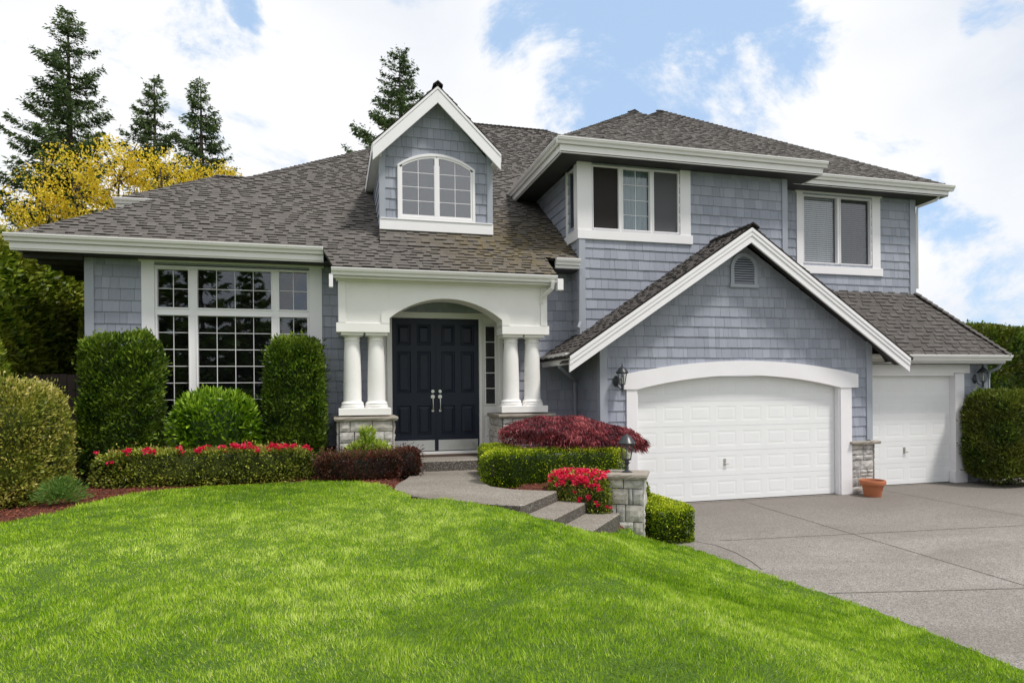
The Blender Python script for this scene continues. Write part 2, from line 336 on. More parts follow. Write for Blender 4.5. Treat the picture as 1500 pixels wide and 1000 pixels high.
def clip(poly, conv):
    """Sutherland-Hodgman: clip poly by convex counter-clockwise conv"""
    out = poly
    for i in range(len(conv)):
        a = conv[i]; b = conv[(i + 1) % len(conv)]
        ex, ey = b[0] - a[0], b[1] - a[1]; inp = out; out = []
        if not inp: return []
        for j in range(len(inp)):
            p = inp[j]; q = inp[(j + 1) % len(inp)]
            dp = ex * (p[1] - a[1]) - ey * (p[0] - a[0]); dq = ex * (q[1] - a[1]) - ey * (q[0] - a[0])
            if dp >= -1e-9: out.append(p)
            if (dp > 1e-9 and dq < -1e-9) or (dp < -1e-9 and dq > 1e-9):
                t = dp / (dp - dq); out.append((p[0] + t * (q[0] - p[0]), p[1] + t * (q[1] - p[1])))
    return out if len(out) >= 3 else []
def ccw(poly):
    a = sum(poly[i][0] * poly[(i + 1) % len(poly)][1] - poly[(i + 1) % len(poly)][0] * poly[i][1] for i in range(len(poly)))
    return poly if a > 0 else poly[::-1]
def minus(rect, holes):
    u0, u1, z0, z1 = rect
    H = [h for h in holes if h[0] < u1 and h[1] > u0 and h[2] < z1 and h[3] > z0]
    if not H: return [rect]
    us = sorted({u0, u1} | {max(u0, min(u1, x)) for h in H for x in h[:2]})
    zs = sorted({z0, z1} | {max(z0, min(z1, x)) for h in H for x in h[2:]})
    out = []
    for a, b in zip(us, us[1:]):
        for c, d in zip(zs, zs[1:]):
            mu, mz = (a + b) / 2, (c + d) / 2
            if not any(h[0] < mu < h[1] and h[2] < mz < h[3] for h in H): out.append((a, b, c, d))
    return out

EXPO = 0.2125
def siding(name, T, poly, holes, parent, zref=0.0, wmin=0.10, wmax=0.30):
    poly = ccw(poly); mb = MB(T)
    u0 = min(p[0] for p in poly); u1 = max(p[0] for p in poly); z0 = min(p[1] for p in poly); z1 = max(p[1] for p in poly)
    for (a, b, c, d) in minus((u0, u1, z0, z1), holes):
        q = clip([(a, c), (b, c), (b, d), (a, d)], poly)
        if q: mb.prism(q, 0.0, -0.16, lambda p, n: (p[0], n, p[1]), 1)
    k = math.floor((z0 - zref) / EXPO)
    while zref + k * EXPO < z1:
        za = zref + k * EXPO; zb = za + EXPO; u = u0 - random.random() * 0.2
        while u < u1:
            wd = random.uniform(wmin, wmax); rr = random.random(); off = random.uniform(0, 0.004); sk = random.uniform(-0.003, 0.003)
            for (a, b, c, d) in minus((u + 0.002, u + wd - 0.002, za + sk, zb), holes):
                q = clip([(a, c), (b, c), (b, d), (a, d)], poly)
                if not q: continue
                f = lambda p: (p[0], 0.004 + (0.018 + off) * (1 - (p[1] - za) / EXPO * 0.85), p[1])
                n = len(q); vs = [f(p) for p in q] + [(p[0], 0.001, p[1]) for p in q]
                mb.add(vs, [tuple(range(n))] + [(i, (i + 1) % n, n + (i + 1) % n, n + i) for i in range(n)], 0, rr)
            u += wd
        k += 1
    return mb.build(name, [SIDE, BACK], parent)

def roof_plane(name, O, A, B, m, poly, mats, parent, expo=0.127, tmin=0.10, tmax=0.21, thick=0.05, tabs=True, rise=0.021):
    """O eave origin, A unit along the eave, B unit horizontal uphill, m slope; poly in plan (a, b)"""
    O = Vector(O); A = Vector(A); B = Vector(B); poly = ccw(poly); up = Vector((0, 0, 1))
    sl = math.sqrt(1 + m * m); Nn = (up - B * m).normalized()
    W = lambda a, b, n=0.0: tuple(O + A * a + (B + up * m) * b + Nn * n)
    mb = MB()
    n = len(poly)
    mb.add([W(*p) for p in poly] + [W(*p, -thick) for p in poly], [tuple(range(n)), tuple(range(n, 2 * n))[::-1]] + [(i, (i + 1) % n, n + (i + 1) % n, n + i) for i in range(n)], 1)
    if tabs:
        db = expo / sl; a0 = min(p[0] for p in poly); a1 = max(p[0] for p in poly); b0 = min(p[1] for p in poly); b1 = max(p[1] for p in poly)
        nb = int((b1 - b0) / db) + 1
        for j in range(nb):
            ba = b0 + j * db; bb = ba + db * 1.02
            a = a0 - random.random() * 0.3; hi = random.random() < 0.5
            while a < a1:
                wd = random.uniform(tmin, tmax) * (1.0 if hi else 1.1)
                h = (rise + random.uniform(-0.002, 0.005)) if hi else random.uniform(0.003, 0.006)
                sh = 0.0 if hi else random.uniform(0, 0.1) * db
                fl = 0.018 if hi else 0.0
                q = clip(ccw([(a - fl, ba + sh), (a + wd + fl, ba + sh), (a + wd, bb), (a, bb)]), poly)
                if q:
                    rr = (.25 + .75 * random.random()) * (1.0 if hi else 0.75)
                    hh = lambda p: h * (1 - 0.80 * (p[1] - ba) / (db * 1.02)) + 0.002
                    k = len(q)
                    mb.add([W(p[0], p[1], hh(p)) for p in q], [tuple(range(k))], 0, rr)
                    for i in range(k):
                        p, p2 = q[i], q[(i + 1) % k]
                        if abs(p[1] - (ba + sh)) < 1e-6 and abs(p2[1] - (ba + sh)) < 1e-6:
                            mb.add([W(*p, hh(p)), W(*p2, hh(p2)), W(*p2, 0.0), W(*p, 0.0)], [(0, 1, 2, 3)], 1)
                        elif hi:
                            mb.add([W(*p, hh(p)), W(*p2, hh(p2)), W(*p2, 0.0), W(*p, 0.0)], [(0, 1, 2, 3)], 0, rr)
                a += wd; hi = not hi if random.random() < 0.85 else hi
    return mb.build(name, mats, parent, fix=False)

def caps(name, p0, p1, mats, parent, half=0.13, drop=0.06, step=0.15):
    """overlapping cap shingles along a ridge or hip"""
    p0 = Vector(p0); p1 = Vector(p1); d = (p1 - p0); L = d.length; d.normalize()
    s = d.cross(Vector((0, 0, 1))).normalized(); upv = s.cross(d).normalized()
    mb = MB(); n = int(L / step)
    for i in range(n + 1):
        c = p0 + d * (i * step); e = c + d * step * 1.15; h0 = 0.055 + random.uniform(0, .008); h1 = 0.035
        vs = []
        for q, h in ((c, h0), (e, h1)):
            vs += [q + s * half + upv * (h - drop), q + upv * h, q - s * half + upv * (h - drop),
                   q + s * half + upv * (h - drop - .035), q - s * half + upv * (h - drop - .035), q + upv * (h - .035)]
        rr = random.random()
        mb.add([tuple(v) for v in vs], [(0, 1, 7, 6), (1, 2, 8, 7)], 0, rr)
        mb.add([tuple(v) for v in vs], [(0, 3, 5, 1), (1, 5, 4, 2), (0, 6, 9, 3), (2, 4, 10, 8)], 1)
    return mb.build(name, mats, parent, fix=False)

def gutter(name, p0, p1, out, parent, h=0.13, fas=0.27, mat=None, w=0.115, ends=(0, 0)):
    """K-style gutter in front of a fascia board; p0,p1 = ends of the fascia top, out = outward unit vector"""
    p0 = Vector(p0); p1 = Vector(p1); out = Vector(out); d = (p1 - p0).normalized()
    mb = MB(); Z = Vector((0, 0, 1))
    prof = [(0, 0), (w, 0), (w, -.022), (w - .008, -.03), (w - .012, -.055), (w - .045, -.085), (w - .055, -h), (0.0, -h)]
    P0 = p0 - d * ends[0]; P1 = p1 + d * ends[1]
    fn = lambda base: (lambda p, t: tuple(base + d * t + out * p[0] + Z * p[1]))
    L = (P1 - P0).length
    mb.prism(prof, 0, L, fn(P0))
    L2 = (p1 - p0).length
    mb.prism([(-.03, -.01), (-.003, -.01), (-.003, -fas), (-.03, -fas)], 0, L2, fn(p0))
    mb.prism([(-.003, -h - .006), (.018, -h - .006), (.018, -fas + .03), (-.003, -fas + .03)], 0, L2, fn(p0))
    return mb.build(name, mat or GUTM, parent)

def wboard(mb, u0, u1, z0, z1, n=0.045, n0=0.0, mi=0):
    mb.box(u0, u1, n0, n, z0, z1, mi)

# ------------------------------------------------------------------ the house
house = empty('house', (5, 13.5, 0), label='grey blue shingled two storey house with white trim, arched porch and three car garage', cat='house')

# --- walls ------------------------------------------------------------------
HL = (-3.2, -0.42, 1.86, 4.72)
siding('siding', front(13.5), [(-4.27, 0.6), (5.12, 0.6), (5.12, 5.0), (-4.27, 5.0)], [HL, (1.08, 3.02, 1.02, 3.95), (3.02, 3.46, 1.02, 3.95), (0.66, 1.08, 1.02, 3.95)], house)
siding('siding', left(-4.27), [(13.5, 0.5), (23, 0.5), (23, 4.9), (13.5, 4.9)], [], house)
siding('siding', left(5.0), [(13.0, 3.3), (17.4, 3.3), (17.4, 7.2), (13.0, 7.2)], [(13.28, 13.55, 5.82, 7.04)], house)
siding('siding', front(13.0), [(5.0, 3.3), (10.0, 3.3), (10.0, 7.2), (5.0, 7.2)], [(5.26, 7.3, 5.72, 7.06)], house)
siding('siding', right(10.0), [(13.0, 4.0), (13.7, 4.0), (13.7, 7.2), (13.0, 7.2)], [], house)
siding('siding', front(13.7), [(10.0, 4.4), (14.36, 4.4), (14.36, 7.2), (10.0, 7.2)], [(11.02, 13.05, 5.38, 7.04)], house)
siding('siding', right(14.36), [(13.7, 4.4), (23, 4.4), (23, 7.2), (13.7, 7.2)], [], house)
siding('siding', front(12.13), [(5.08, -0.02), (11.48, -0.02), (11.48, 3.28), (8.19, 5.42), (5.08, 3.35)], [(5.76, 10.74, -0.1, 2.62)], house, wmin=0.07, wmax=0.26)
siding('siding', left(5.08), [(12.13, 0.3), (13.5, 0.3), (13.5, 3.35), (12.13, 3.35)], [], house)
siding('siding', right(11.48), [(12.13, 0), (12.8, 0), (12.8, 3.2), (12.13, 3.2)], [], house)
siding('siding', front(12.8), [(11.48, 0), (15.58, 0), (15.58, 3.0), (11.48, 3.0)], [(11.86, 14.68, -0.1, 2.70)], house)
siding('siding', right(15.58), [(12.8, 0), (18, 0), (18, 3.0), (12.8, 3.0)], [], house)
# dormer cheeks and face
siding('siding', front(13.5), [(0.95, 5.5), (3.2, 5.5), (3.2, 7.1), (2.07, 8.28), (0.95, 7.1)], [], house, zref=0.05, wmin=.08, wmax=.2)
siding('siding', left(0.95), [(13.5, 5.4), (16.2, 7.2), (13.5, 7.2)], [], house, zref=0.05)
siding('siding', right(3.2), [(13.5, 5.4), (16.2, 7.2), (13.5, 7.2)], [], house, zref=0.05)

def corner(name, x0, x1, y, z0, z1, dep=0.10, n=0.04, mat=None):
    mb = MB(); mb.box(x0, x1, y - n, y + dep, z0, z1); return mb.build(name, mat or CORN, house, bevel=.003)
corner('corner_board', -4.31, -4.16, 13.5, 0.6, 4.95)
corner('corner_board', 4.96, 5.10, 13.0, 3.3, 5.49)
corner('corner_board', 9.90, 10.04, 13.0, 4.2, 7.15)
corner('corner_board', 14.22, 14.40, 13.7, 4.6, 7.2)
corner('corner_board', 5.04, 5.20, 12.13, 0.3, 3.45)
corner('corner_board', 11.37, 11.52, 12.13, 1.18, 3.35)
corner('corner_board', 15.46, 15.62, 12.8, 0.0, 3.0)
corner('corner_board', 0.91, 1.03, 13.5, 5.7, 7.28)
corner('corner_board', 3.12, 3.24, 13.5, 5.7, 7.28)

# --- windows ----------------------------------------------------------------
def add_window(T, outer, casing, header, sill, lites, muntin=0.014, cw=0.0, room=0.5, mat=WHITE, glass=GLASS, label=None, casing_n=0.04, recess=0.05, muntin_mat=None):
    """outer: casing rectangle; lites: list of (u0,u1,z0,z1,nu,nz,behind)"""
    u0, u1, z0, z1 = outer
    mb = MB(T)
    L = min(l[0] for l in lites); Rr = max(l[1] for l in lites); B = min(l[2] for l in lites); Tt = max(l[3] for l in lites)
    fr = 0.045
    wboard(mb, u0, L - fr, sill[1], header[0], casing_n); wboard(mb, Rr + fr, u1, sill[1], header[0], casing_n)
    if header: wboard(mb, header[2], header[3], header[0], header[1], casing_n + 0.02)
    if header: wboard(mb, header[2] - .012, header[3] + .012, header[1], header[1] + .02, casing_n + 0.04)
    if sill: wboard(mb, sill[2], sill[3], sill[0], sill[1], casing_n + 0.015)
    win = mb.build('window', mat, house, bevel=.004)
    if label: win['label'] = label
    # sash frame with a hole for each lite
    mf = MB(T); holes = [l[:4] for l in lites]
    for (a, b, c, d) in minus((L - fr, Rr + fr, B - fr, Tt + fr), holes): mf.box(a, b, -0.07, 0.012, c, d)
    for l in lites:    # a stepped inner bead round each lite
        a, b, c, d = l[:4]; e = 0.028
        for (p, q, r_, s_) in minus((a - e, b + e, c - e, d + e), [(a - .004, b + .004, c - .004, d + .004)]): mf.box(p, q, 0.0, 0.026, r_, s_)
    fo = mf.build('sash_frame', VINYL, win, bevel=.003)
    mm = MB(T)
    for l in lites:
        a, b, c, d, nu, nz = l[:6]
        for i in range(1, nu): x = a + (b - a) * i / nu; mm.box(x - muntin * .38, x + muntin * .38, -.052, -.036, c, d)
        for i in range(1, nz): z = c + (d - c) * i / nz; mm.box(a, b, -.050, -.038, z - muntin * .38, z + muntin * .38)
    if mm.v: mm.build('muntin_bars', muntin_mat or VINYL, win)
    for l in lites:
        a, b, c, d = l[:4]; g = MB(T); g.box(a - .005, b + .005, -.060, -.054, c - .005, d + .005); g.build('glass_pane', glass, win)
    rm = MB(T); a, b, c, d = L - .04, Rr + .04, B - .04, Tt + .04; D = -room
    rm.add([(a, -.08, c), (b, -.08, c), (b, -.08, d), (a, -.08, d), (a, D, c), (b, D, c), (b, D, d), (a, D, d)], [(4, 5, 6, 7), (0, 1, 5, 4), (1, 2, 6, 5), (2, 3, 7, 6), (3, 0, 4, 7)])
    rm.build('window_room', ROOM, win)
    for l in lites:
        kind = l[6] if len(l) > 6 else None
        a, b, c, d = l[:4]
        if kind in ('blind', 'blind2'):
            s = MB(T); k = int((d - c) / 0.05)
            for i in range(k + 1):
                z = c + i * 0.05 + .01
                s.box(a, b, -.108, -.104, z, z + .034)
            for x in (a + (b - a) * .2, a + (b - a) * .5, a + (b - a) * .8): s.box(x - .004, x + .004, -.098, -.094, c, d)
            s.build('window_blind', BLIND if kind == 'blind' else BLIND2, win)
        elif kind in ('screen', 'screen2'):
            s = MB(T); s.box(a - .004, b + .004, -.030, -.027, c - .004, d + .004); s.build('insect_screen', SCREEN if kind == 'screen' else SCREEN2, win)
        elif kind == 'curtain':
            s = MB(T); K = 60; vs = []; fs = []
            for i in range(K + 1):
                u = a - .02 + (b - a + .04) * i / K; nn = -.16 + .018 * math.sin(i * 1.3) + .008 * math.sin(i * 3.1)
                vs += [(u, nn, c - .03), (u, nn, d + .03)]
                if i: fs.append((2 * i - 2, 2 * i, 2 * i + 1, 2 * i - 1))
            s.add(vs, fs); s.build('curtain', CURT, win, smooth=True)
    return win

add_window(front(13.5), (-3.39, -0.21, 1.8, 4.76), 0.2, (4.76, 4.93, -3.43, -0.17), (1.74, 1.81, -3.39, -0.21), [
    (-3.13, -2.61, 3.93, 4.63, 2, 2), (-2.45, -1.15, 3.93, 4.65, 4, 2), (-1.0, -0.49, 3.93, 4.66, 2, 2),
    (-3.13, -2.61, 1.90, 3.78, 2, 6), (-2.45, -1.15, 1.90, 3.78, 4, 6), (-1.0, -0.49, 1.90, 3.78, 2, 6)], label='tall six part picture window with white grid bars', room=1.2)
add_window(front(13.0), (4.93, 7.57, 5.5, 7.12), 0.2, (7.10, 7.28, 4.93, 7.61), (5.49, 5.68, 4.93, 7.61), [
    (5.30, 5.87, 5.74, 7.03, 1, 1, 'screen'), (5.98, 6.60, 5.74, 7.03, 2, 4, 'curtain'), (6.70, 7.27, 5.74, 7.03, 2, 4, 'screen2')], label='three part corner window under the upper eave', muntin=.014)
add_window(left(5.0), (13.02, 13.76, 5.5, 7.12), 0.2, (7.10, 7.28, 12.99, 14.04), (5.49, 5.68, 12.99, 13.95), [
    (13.30, 13.66, 5.74, 7.03, 1, 1, 'blind')], label='narrow side window wrapping the upper corner')
add_window(front(13.7), (10.84, 13.30, 5.12, 7.12), 0.2, (7.08, 7.27, 10.80, 13.34), (5.12, 5.31, 10.80, 13.36), [
    (11.06, 12.02, 5.40, 7.01, 1, 1, 'blind'), (12.13, 13.01, 5.40, 7.01, 1, 1, 'blind2')], label='two pane window with closed white blinds')

# dormer window with a shared flat arch on top
def arcz(u, uc, half, zs, rise):
    Rad = (half * half + rise * rise) / (2 * rise); t = min(abs(u - uc), half); return zs + math.sqrt(Rad * Rad - t * t) - (Rad - rise)
def arch_strip(mb, u0, u1, zlo, zhi, n0, n1, K=24, mi=0):
    for i in range(K):
        a = u0 + (u1 - u0) * i / K; b = u0 + (u1 - u0) * (i + 1) / K
        A0, A1, B0, B1 = zlo(a), zhi(a), zlo(b), zhi(b)
        mb.add([(a, n0, A0), (b, n0, B0), (b, n0, B1), (a, n0, A1), (a, n1, A0), (b, n1, B0), (b, n1, B1), (a, n1, A1)],
               [(0, 1, 2, 3), (4, 7, 6, 5), (0, 4, 5, 1), (3, 2, 6, 7)] + ([(0, 3, 7, 4)] if i == 0 else []) + ([(1, 5, 6, 2)] if i == K - 1 else []), mi)
T = front(13.5); uc, hf = 2.065, 0.795
top = lambda d: (lambda u: arcz(u, uc, hf, 6.90, 0.27) - d)
mb = MB(T); wboard(mb, 0.91, 3.24, 5.58, 5.79, .06); wboard(mb, 0.93, 3.22, 5.79, 5.81, .075)
arch_strip(mb, 1.27, 2.86, top(.055), top(0), .02, .065)
wboard(mb, 1.27, 1.325, 5.81, 6.86, .065, .02); wboard(mb, 2.805, 2.86, 5.81, 6.86, .065, .02); wboard(mb, 1.325, 2.805, 5.81, 5.865, .063, .02)
dwin = mb.build('window', WHITE, house, bevel=.003); dwin['label'] = 'pair of arch topped dormer casements'
mb = MB(T)
for (a, b) in ((1.325, 2.05), (2.08, 2.805)):
    wboard(mb, a, a + .04, 5.865, 6.93 + (.15 if b < 2.5 and a > 2 else 0) * 0, .05, .02)
    wboard(mb, b - .04, b, 5.865, 6.93, .05, .02); wboard(mb, a + .04, b - .04, 5.865, 5.905, .05, .02)
    arch_strip(mb, a, b, top(.095), top(.055), .02, .05, 12)
wboard(mb, 2.02, 2.11, 5.865, 7.09, .056, .02)
mb.build('sash_frame', VINYL, dwin)
mb = MB(T)
for (a, b) in ((1.365, 2.01), (2.12, 2.765)):
    arch_strip(mb, a, b, lambda u: 5.905, top(.095), .0345, .038, 14)
mb.build('glass_pane', GLASS2, dwin)
mb = MB(T); arch_strip(mb, 1.33, 2.80, lambda u: 5.87, top(.06), .0005, .032, 24); mb.build('window_backing', ROOM, dwin)
mb = MB(T)
for (a, b) in ((1.365, 2.01), (2.12, 2.765)):
    m_ = (a + b) / 2; mb.box(m_ - .005, m_ + .005, .0385, .0425, 5.905, arcz(m_, uc, hf, 6.90, .27) - .09)
    for z in (6.19, 6.47, 6.76): mb.box(a, b, .039, .042, z - .005, z + .005)
mb.build('muntin_bars', VINYL, dwin)

# --- roofs -------------------------------------------------------------------
S = 0.667
# big left slope, in plan with origin at the left front eave corner
main = (-5.26, 12.95, 5.045)
roof_plane('roof', main, (1, 0, 0), (0, 1, 0), S, [(0, 0), (10.26, 0), (10.26, 10.26)], [ROOF, BUTT], house)
r2 = roof_plane('roof', (5.0, 14.2, 5.045 + S * 1.25), (1, 0, 0), (0, 1, 0), S, [(0, 0), (5.0, 0), (5.0, 6.6), (2.6, 9.05), (0, 9.05)], [ROOF, BUTT], house)
roof_plane('roof', (0.0, 12.26, 5.045 - S * 0.69), (1, 0, 0), (0, 1, 0), S, [(-0.0, 0), (4.22, 0), (4.22, .69), (-0.16, .69), (-0.16, .55)], [ROOF, BUTT], house)
mp_ = MB()
mp_.add([(-5.26, 12.95, 5.0), (5, 23.2, 11.84), (-5.26, 24, 5.0)], [(0, 1, 2)]); mp_.add([(5, 23.2, 11.84), (7.6, 23.2, 11.84), (7.6, 34, 4.9), (-5.26, 34, 4.9), (-5.26, 24, 5)], [(0, 1, 2, 3, 4)])
mp_.add([(7.6, 23.2, 11.84), (13.0, 17.9, 8.2), (13.0, 26, 8.2), (7.6, 34, 4.9)], [(0, 1, 2, 3)])
# hidden far slopes are kept low so they never rise over the front ones
caps('hip_cap', (-5.2, 13.0, 5.03), (5.0, 23.2, 11.86), [ROOF, BUTT], house)
caps('ridge_cap', (7.65, 23.2, 11.87), (4.95, 23.2, 11.87), [ROOF, BUTT], house)
caps('hip_cap', (9.6, 21.3, 10.55), (7.6, 23.2, 11.86), [ROOF, BUTT], house)
mp_.build('roof_back', ROOF2, house)
# upper left block
O2 = (4.36, 12.45, 7.36)
roof_plane('roof', O2, (1, 0, 0), (0, 1, 0), S, [(0, 0), (6.29, 0), (3.145, 3.145)], [ROOF2, BUTT], house, tmin=.08, tmax=.17, rise=.014)
roof_plane('roof', (4.36, 12.45, 7.36), (0, 1, 0), (1, 0, 0), S, [(0, 0), (9.0, 0), (9.0, 3.145), (3.145, 3.145)], [ROOF2, BUTT], house, tmin=.2, tmax=.4)
roof_plane('roof', (10.65, 12.45, 7.36), (0, 1, 0), (-1, 0, 0), S, [(0, 0), (1.0, 0), (4.1, 3.145), (3.145, 3.145)], [ROOF2, BUTT], house, tmin=.08, tmax=.17, rise=.014)
caps('hip_cap', (4.40, 12.5, 7.34), (7.505, 15.6, 9.43), [ROOF2, BUTT], house)
caps('hip_cap', (10.6, 12.5, 7.34), (7.505, 15.6, 9.43), [ROOF2, BUTT], house)
caps('ridge_cap', (7.505, 15.55, 9.45), (7.505, 19.0, 9.45), [ROOF2, BUTT], house)
# upper right block
roof_plane('roof', (10.65, 13.15, 7.36), (1, 0, 0), (0, 1, 0), S, [(0, 0), (4.36, 0), (-.88, 5.24), (-3.06, 3.06)], [ROOF2, BUTT], house, tmin=.08, tmax=.17, rise=.014)
caps('hip_cap', (14.98, 13.2, 7.34), (9.77, 18.39, 10.83), [ROOF2, BUTT], house)
caps('hip_cap', (7.6, 16.2, 9.38), (9.77, 18.39, 10.83), [ROOF2, BUTT], house)
mb = MB(); mb.add([(15.01, 13.15, 7.33), (9.77, 18.39, 10.8), (9.77, 22, 10.8), (15.01, 26, 7.33)], [(0, 1, 2, 3)])
mb.add([(9.77, 18.39, 10.8), (9.77, 22, 10.8), (5.0, 22, 7.6), (6.0, 17.0, 8.3), (7.6, 16.2, 9.36)], [(0, 1, 2, 3, 4)])
mb.add([(9.77, 22, 10.8), (15.01, 26, 7.33), (5, 26, 7.33)], [(0, 1, 2)]); mb.build('roof_back', ROOF2, house)
# bay roof at the far left
roof_plane('roof', (-4.80, 17.05, 6.83), (1, 0, 0), (0, 1, 0), S, [(0, 0), (6.5, 0), (6.5, 1.85), (1.85, 1.85)], [ROOF, BUTT], house)
caps('hip_cap', (-4.75, 17.1, 6.80), (-2.95, 18.9, 8.02), [ROOF, BUTT], house)
caps('ridge_cap', (-2.95, 18.9, 8.05), (0.5, 18.9, 8.05), [ROOF, BUTT], house)
mb = MB(); mb.box(-4.3, 1.0, 17.6, 21.5, 4.8, 6.75); mb.build('bay_wall', CORN, house)
mb = MB(); mb.add([(-4.8, 17.05, 6.8), (-2.95, 18.9, 8.0), (-2.95, 20.5, 8.0), (-4.8, 22.3, 6.8)], [(0, 1, 2, 3)])
mb.add([(-2.95, 18.9, 8.03), (1.7, 18.9, 8.03), (1.7, 20.5, 8.0), (-2.95, 20.5, 8.0)], [(0, 1, 2, 3)]); mb.build('roof_back', ROOF, house)
gutter('gutter', (-4.8, 17.08, 6.84), (1.0, 17.08, 6.84), (0, -1, 0), house, ends=(.05, 0))
# garage gable
roof_plane('roof', (4.18, 11.66, 2.955), (0, 1, 0), (1, 0, 0), S, [(0, 0), (1.86, 0), (1.86, .84), (1.36, .84), (1.36, 4.01), (0, 4.01)][:0] or [(0, 0), (1.36, 0), (1.36, 4.01), (0, 4.01)], [ROOF3, BUTT], house)
roof_plane('roof', (4.18, 13.02, 2.955), (0, 1, 0), (1, 0, 0), S, [(0, 0), (.48, 0), (.48, .86), (0, .86)], [ROOF3, BUTT], house)
roof_plane('roof', (12.2, 11.66, 2.955), (0, 1, 0), (-1, 0, 0), S, [(0, 0), (1.36, 0), (1.36, 4.01), (0, 4.01)], [ROOF3, BUTT], house)
caps('ridge_cap', (8.19, 11.62, 5.63), (8.19, 13.0, 5.63), [ROOF3, BUTT], house, half=.15, drop=.09)
# lower roof over the single garage
roof_plane('roof', (15.86, 12.34, 3.07), (-1, 0, 0), (0, 1, 0), 1.22, [(0, 0), (6.4, 0), (6.4, 1.36), (1.49, 1.36)], [ROOF3, BUTT], house, expo=0.125, tmin=.11, tmax=.24)
mb = MB(); mb.add([(15.86, 12.34, 3.05), (14.37, 13.7, 4.73), (14.37, 18, 4.73), (15.86, 18, 3.05)], [(0, 1, 2, 3)]); mb.build('roof_side', ROOF3, house)
caps('hip_cap', (15.83, 12.36, 3.08), (14.40, 13.68, 4.72), [ROOF3, BUTT], house, half=.11)
roof_plane('roof', (0.90, 13.17, 5.20), (1, 0, 0), (0, 1, 0), 1.15, [(0, 0), (2.35, 0), (2.35, .34), (0, .34)], [ROOF, BUTT], house)
# dormer roof
roof_plane('roof', (0.76, 13.18, 7.21), (0, 1, 0), (1, 0, 0), 0.97, [(0, 0), (2.9, 0), (5.0, 1.30), (0, 1.30)], [ROOF3, BUTT], house, thick=.07)
roof_plane('roof', (3.36, 13.18, 7.21), (0, 1, 0), (-1, 0, 0), 0.97, [(0, 0), (2.9, 0), (5.0, 1.30), (0, 1.30)], [ROOF3, BUTT], house, thick=.07)
caps('ridge_cap', (2.06, 13.14, 8.48), (2.06, 18.0, 8.48), [ROOF3, BUTT], house, half=.1, drop=.08)

# --- fascias, gutters, soffits, rake boards ----------------------------------
gutter('gutter', (-5.26, 12.98, 5.05), (-0.17, 12.98, 5.05), (0, -1, 0), house, ends=(.06, 0))
gutter('gutter', (-5.22, 13.0, 5.05), (-5.22, 20, 5.05), (-1, 0, 0), house)
gutter('gutter', (4.44, 12.98, 5.05), (4.97, 12.98, 5.05), (0, -1, 0), house, fas=.22)
gutter('gutter', (0.0, 12.27, 4.555), (4.18, 12.27, 4.555), (0, -1, 0), house, ends=(.03, .03), fas=.17)
gutter('gutter', (4.40, 12.5, 7.37), (10.58, 12.5, 7.37), (0, -1, 0), house, ends=(.08, .1), fas=.29)
gutter('gutter', (4.42, 12.5, 7.37), (4.42, 16.9, 7.37), (-1, 0, 0), house, fas=.29)
gutter('gutter', (10.60, 12.5, 7.37), (10.60, 13.12, 7.37), (1, 0, 0), house, fas=.29)
gutter('gutter', (10.4, 13.2, 7.36), (14.93, 13.2, 7.36), (0, -1, 0), house, ends=(0, .12), fas=.26)
gutter('gutter', (14.93, 13.2, 7.36), (14.93, 20, 7.36), (1, 0, 0), house, fas=.26)
gutter('gutter', (11.6, 12.41, 3.085), (15.74, 12.41, 3.085), (0, -1, 0), house, ends=(0, .12), fas=.2)
gutter('gutter', (15.74, 12.41, 3.085), (15.74, 17, 3.085), (1, 0, 0), house, fas=.2)
gutter('gutter', (4.30, 11.70, 3.03), (4.30, 13.5, 3.03), (-1, 0, 0), house, fas=.21)
def part(name, mat, boxes, **k):
    mb = MB()
    for bx in boxes: mb.box(*bx)
    return mb.build(name, mat, house, **k)
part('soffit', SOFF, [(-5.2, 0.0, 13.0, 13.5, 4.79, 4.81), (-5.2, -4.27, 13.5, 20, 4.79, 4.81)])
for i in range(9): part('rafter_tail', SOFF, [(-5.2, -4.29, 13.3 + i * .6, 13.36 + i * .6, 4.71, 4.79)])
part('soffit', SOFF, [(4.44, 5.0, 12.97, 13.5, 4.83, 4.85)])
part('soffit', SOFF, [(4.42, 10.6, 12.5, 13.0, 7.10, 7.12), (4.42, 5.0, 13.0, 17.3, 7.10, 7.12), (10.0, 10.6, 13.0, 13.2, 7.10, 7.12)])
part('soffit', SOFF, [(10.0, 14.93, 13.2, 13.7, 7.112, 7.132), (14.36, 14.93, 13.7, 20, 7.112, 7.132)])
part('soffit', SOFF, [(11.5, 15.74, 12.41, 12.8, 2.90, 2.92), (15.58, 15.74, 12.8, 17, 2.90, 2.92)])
# sloping soffit boards under the garage rakes
for sgn, xe in ((1, 4.22), (-1, 12.16)):
    mb = MB(); a = (xe, 2.86); b = (8.19, 2.86 + S * (8.19 - 4.22) + .02)
    mb.prism([a, b, (b[0], b[1] - .03), (a[0], a[1] - .03)], 11.72, 12.13, lambda p, y: (p[0], y, p[1]))
    mb.build('soffit', SOFF, house)
def rake(name, xc, zc, xe, slope, y, hs, par, mat, cutz=True, tks=(.03, .05)):
    """two stepped boards running down both sides of a gable"""
    mb = MB()
    for sg in (-1, 1):
        X = xc + sg * xe; k = 0
        for (t0, t1, nn) in hs:
            za, zb = zc - t0, zc - t1
            e = 0.0
            pts = [(xc, za), (X, za - slope * xe), (X, zb - slope * xe), (xc, zb)]
            mb.prism(pts, y - nn, y + .02, lambda p, yy: (p[0], yy, p[1]))
    return mb.build(name, mat, par, bevel=.003)
rake('rake_board', 8.19, 5.585, 3.93, S, 11.70, [(0.0, .075, .055), (.075, .16, .042), (.16, .30, .026)], house, WHITE)
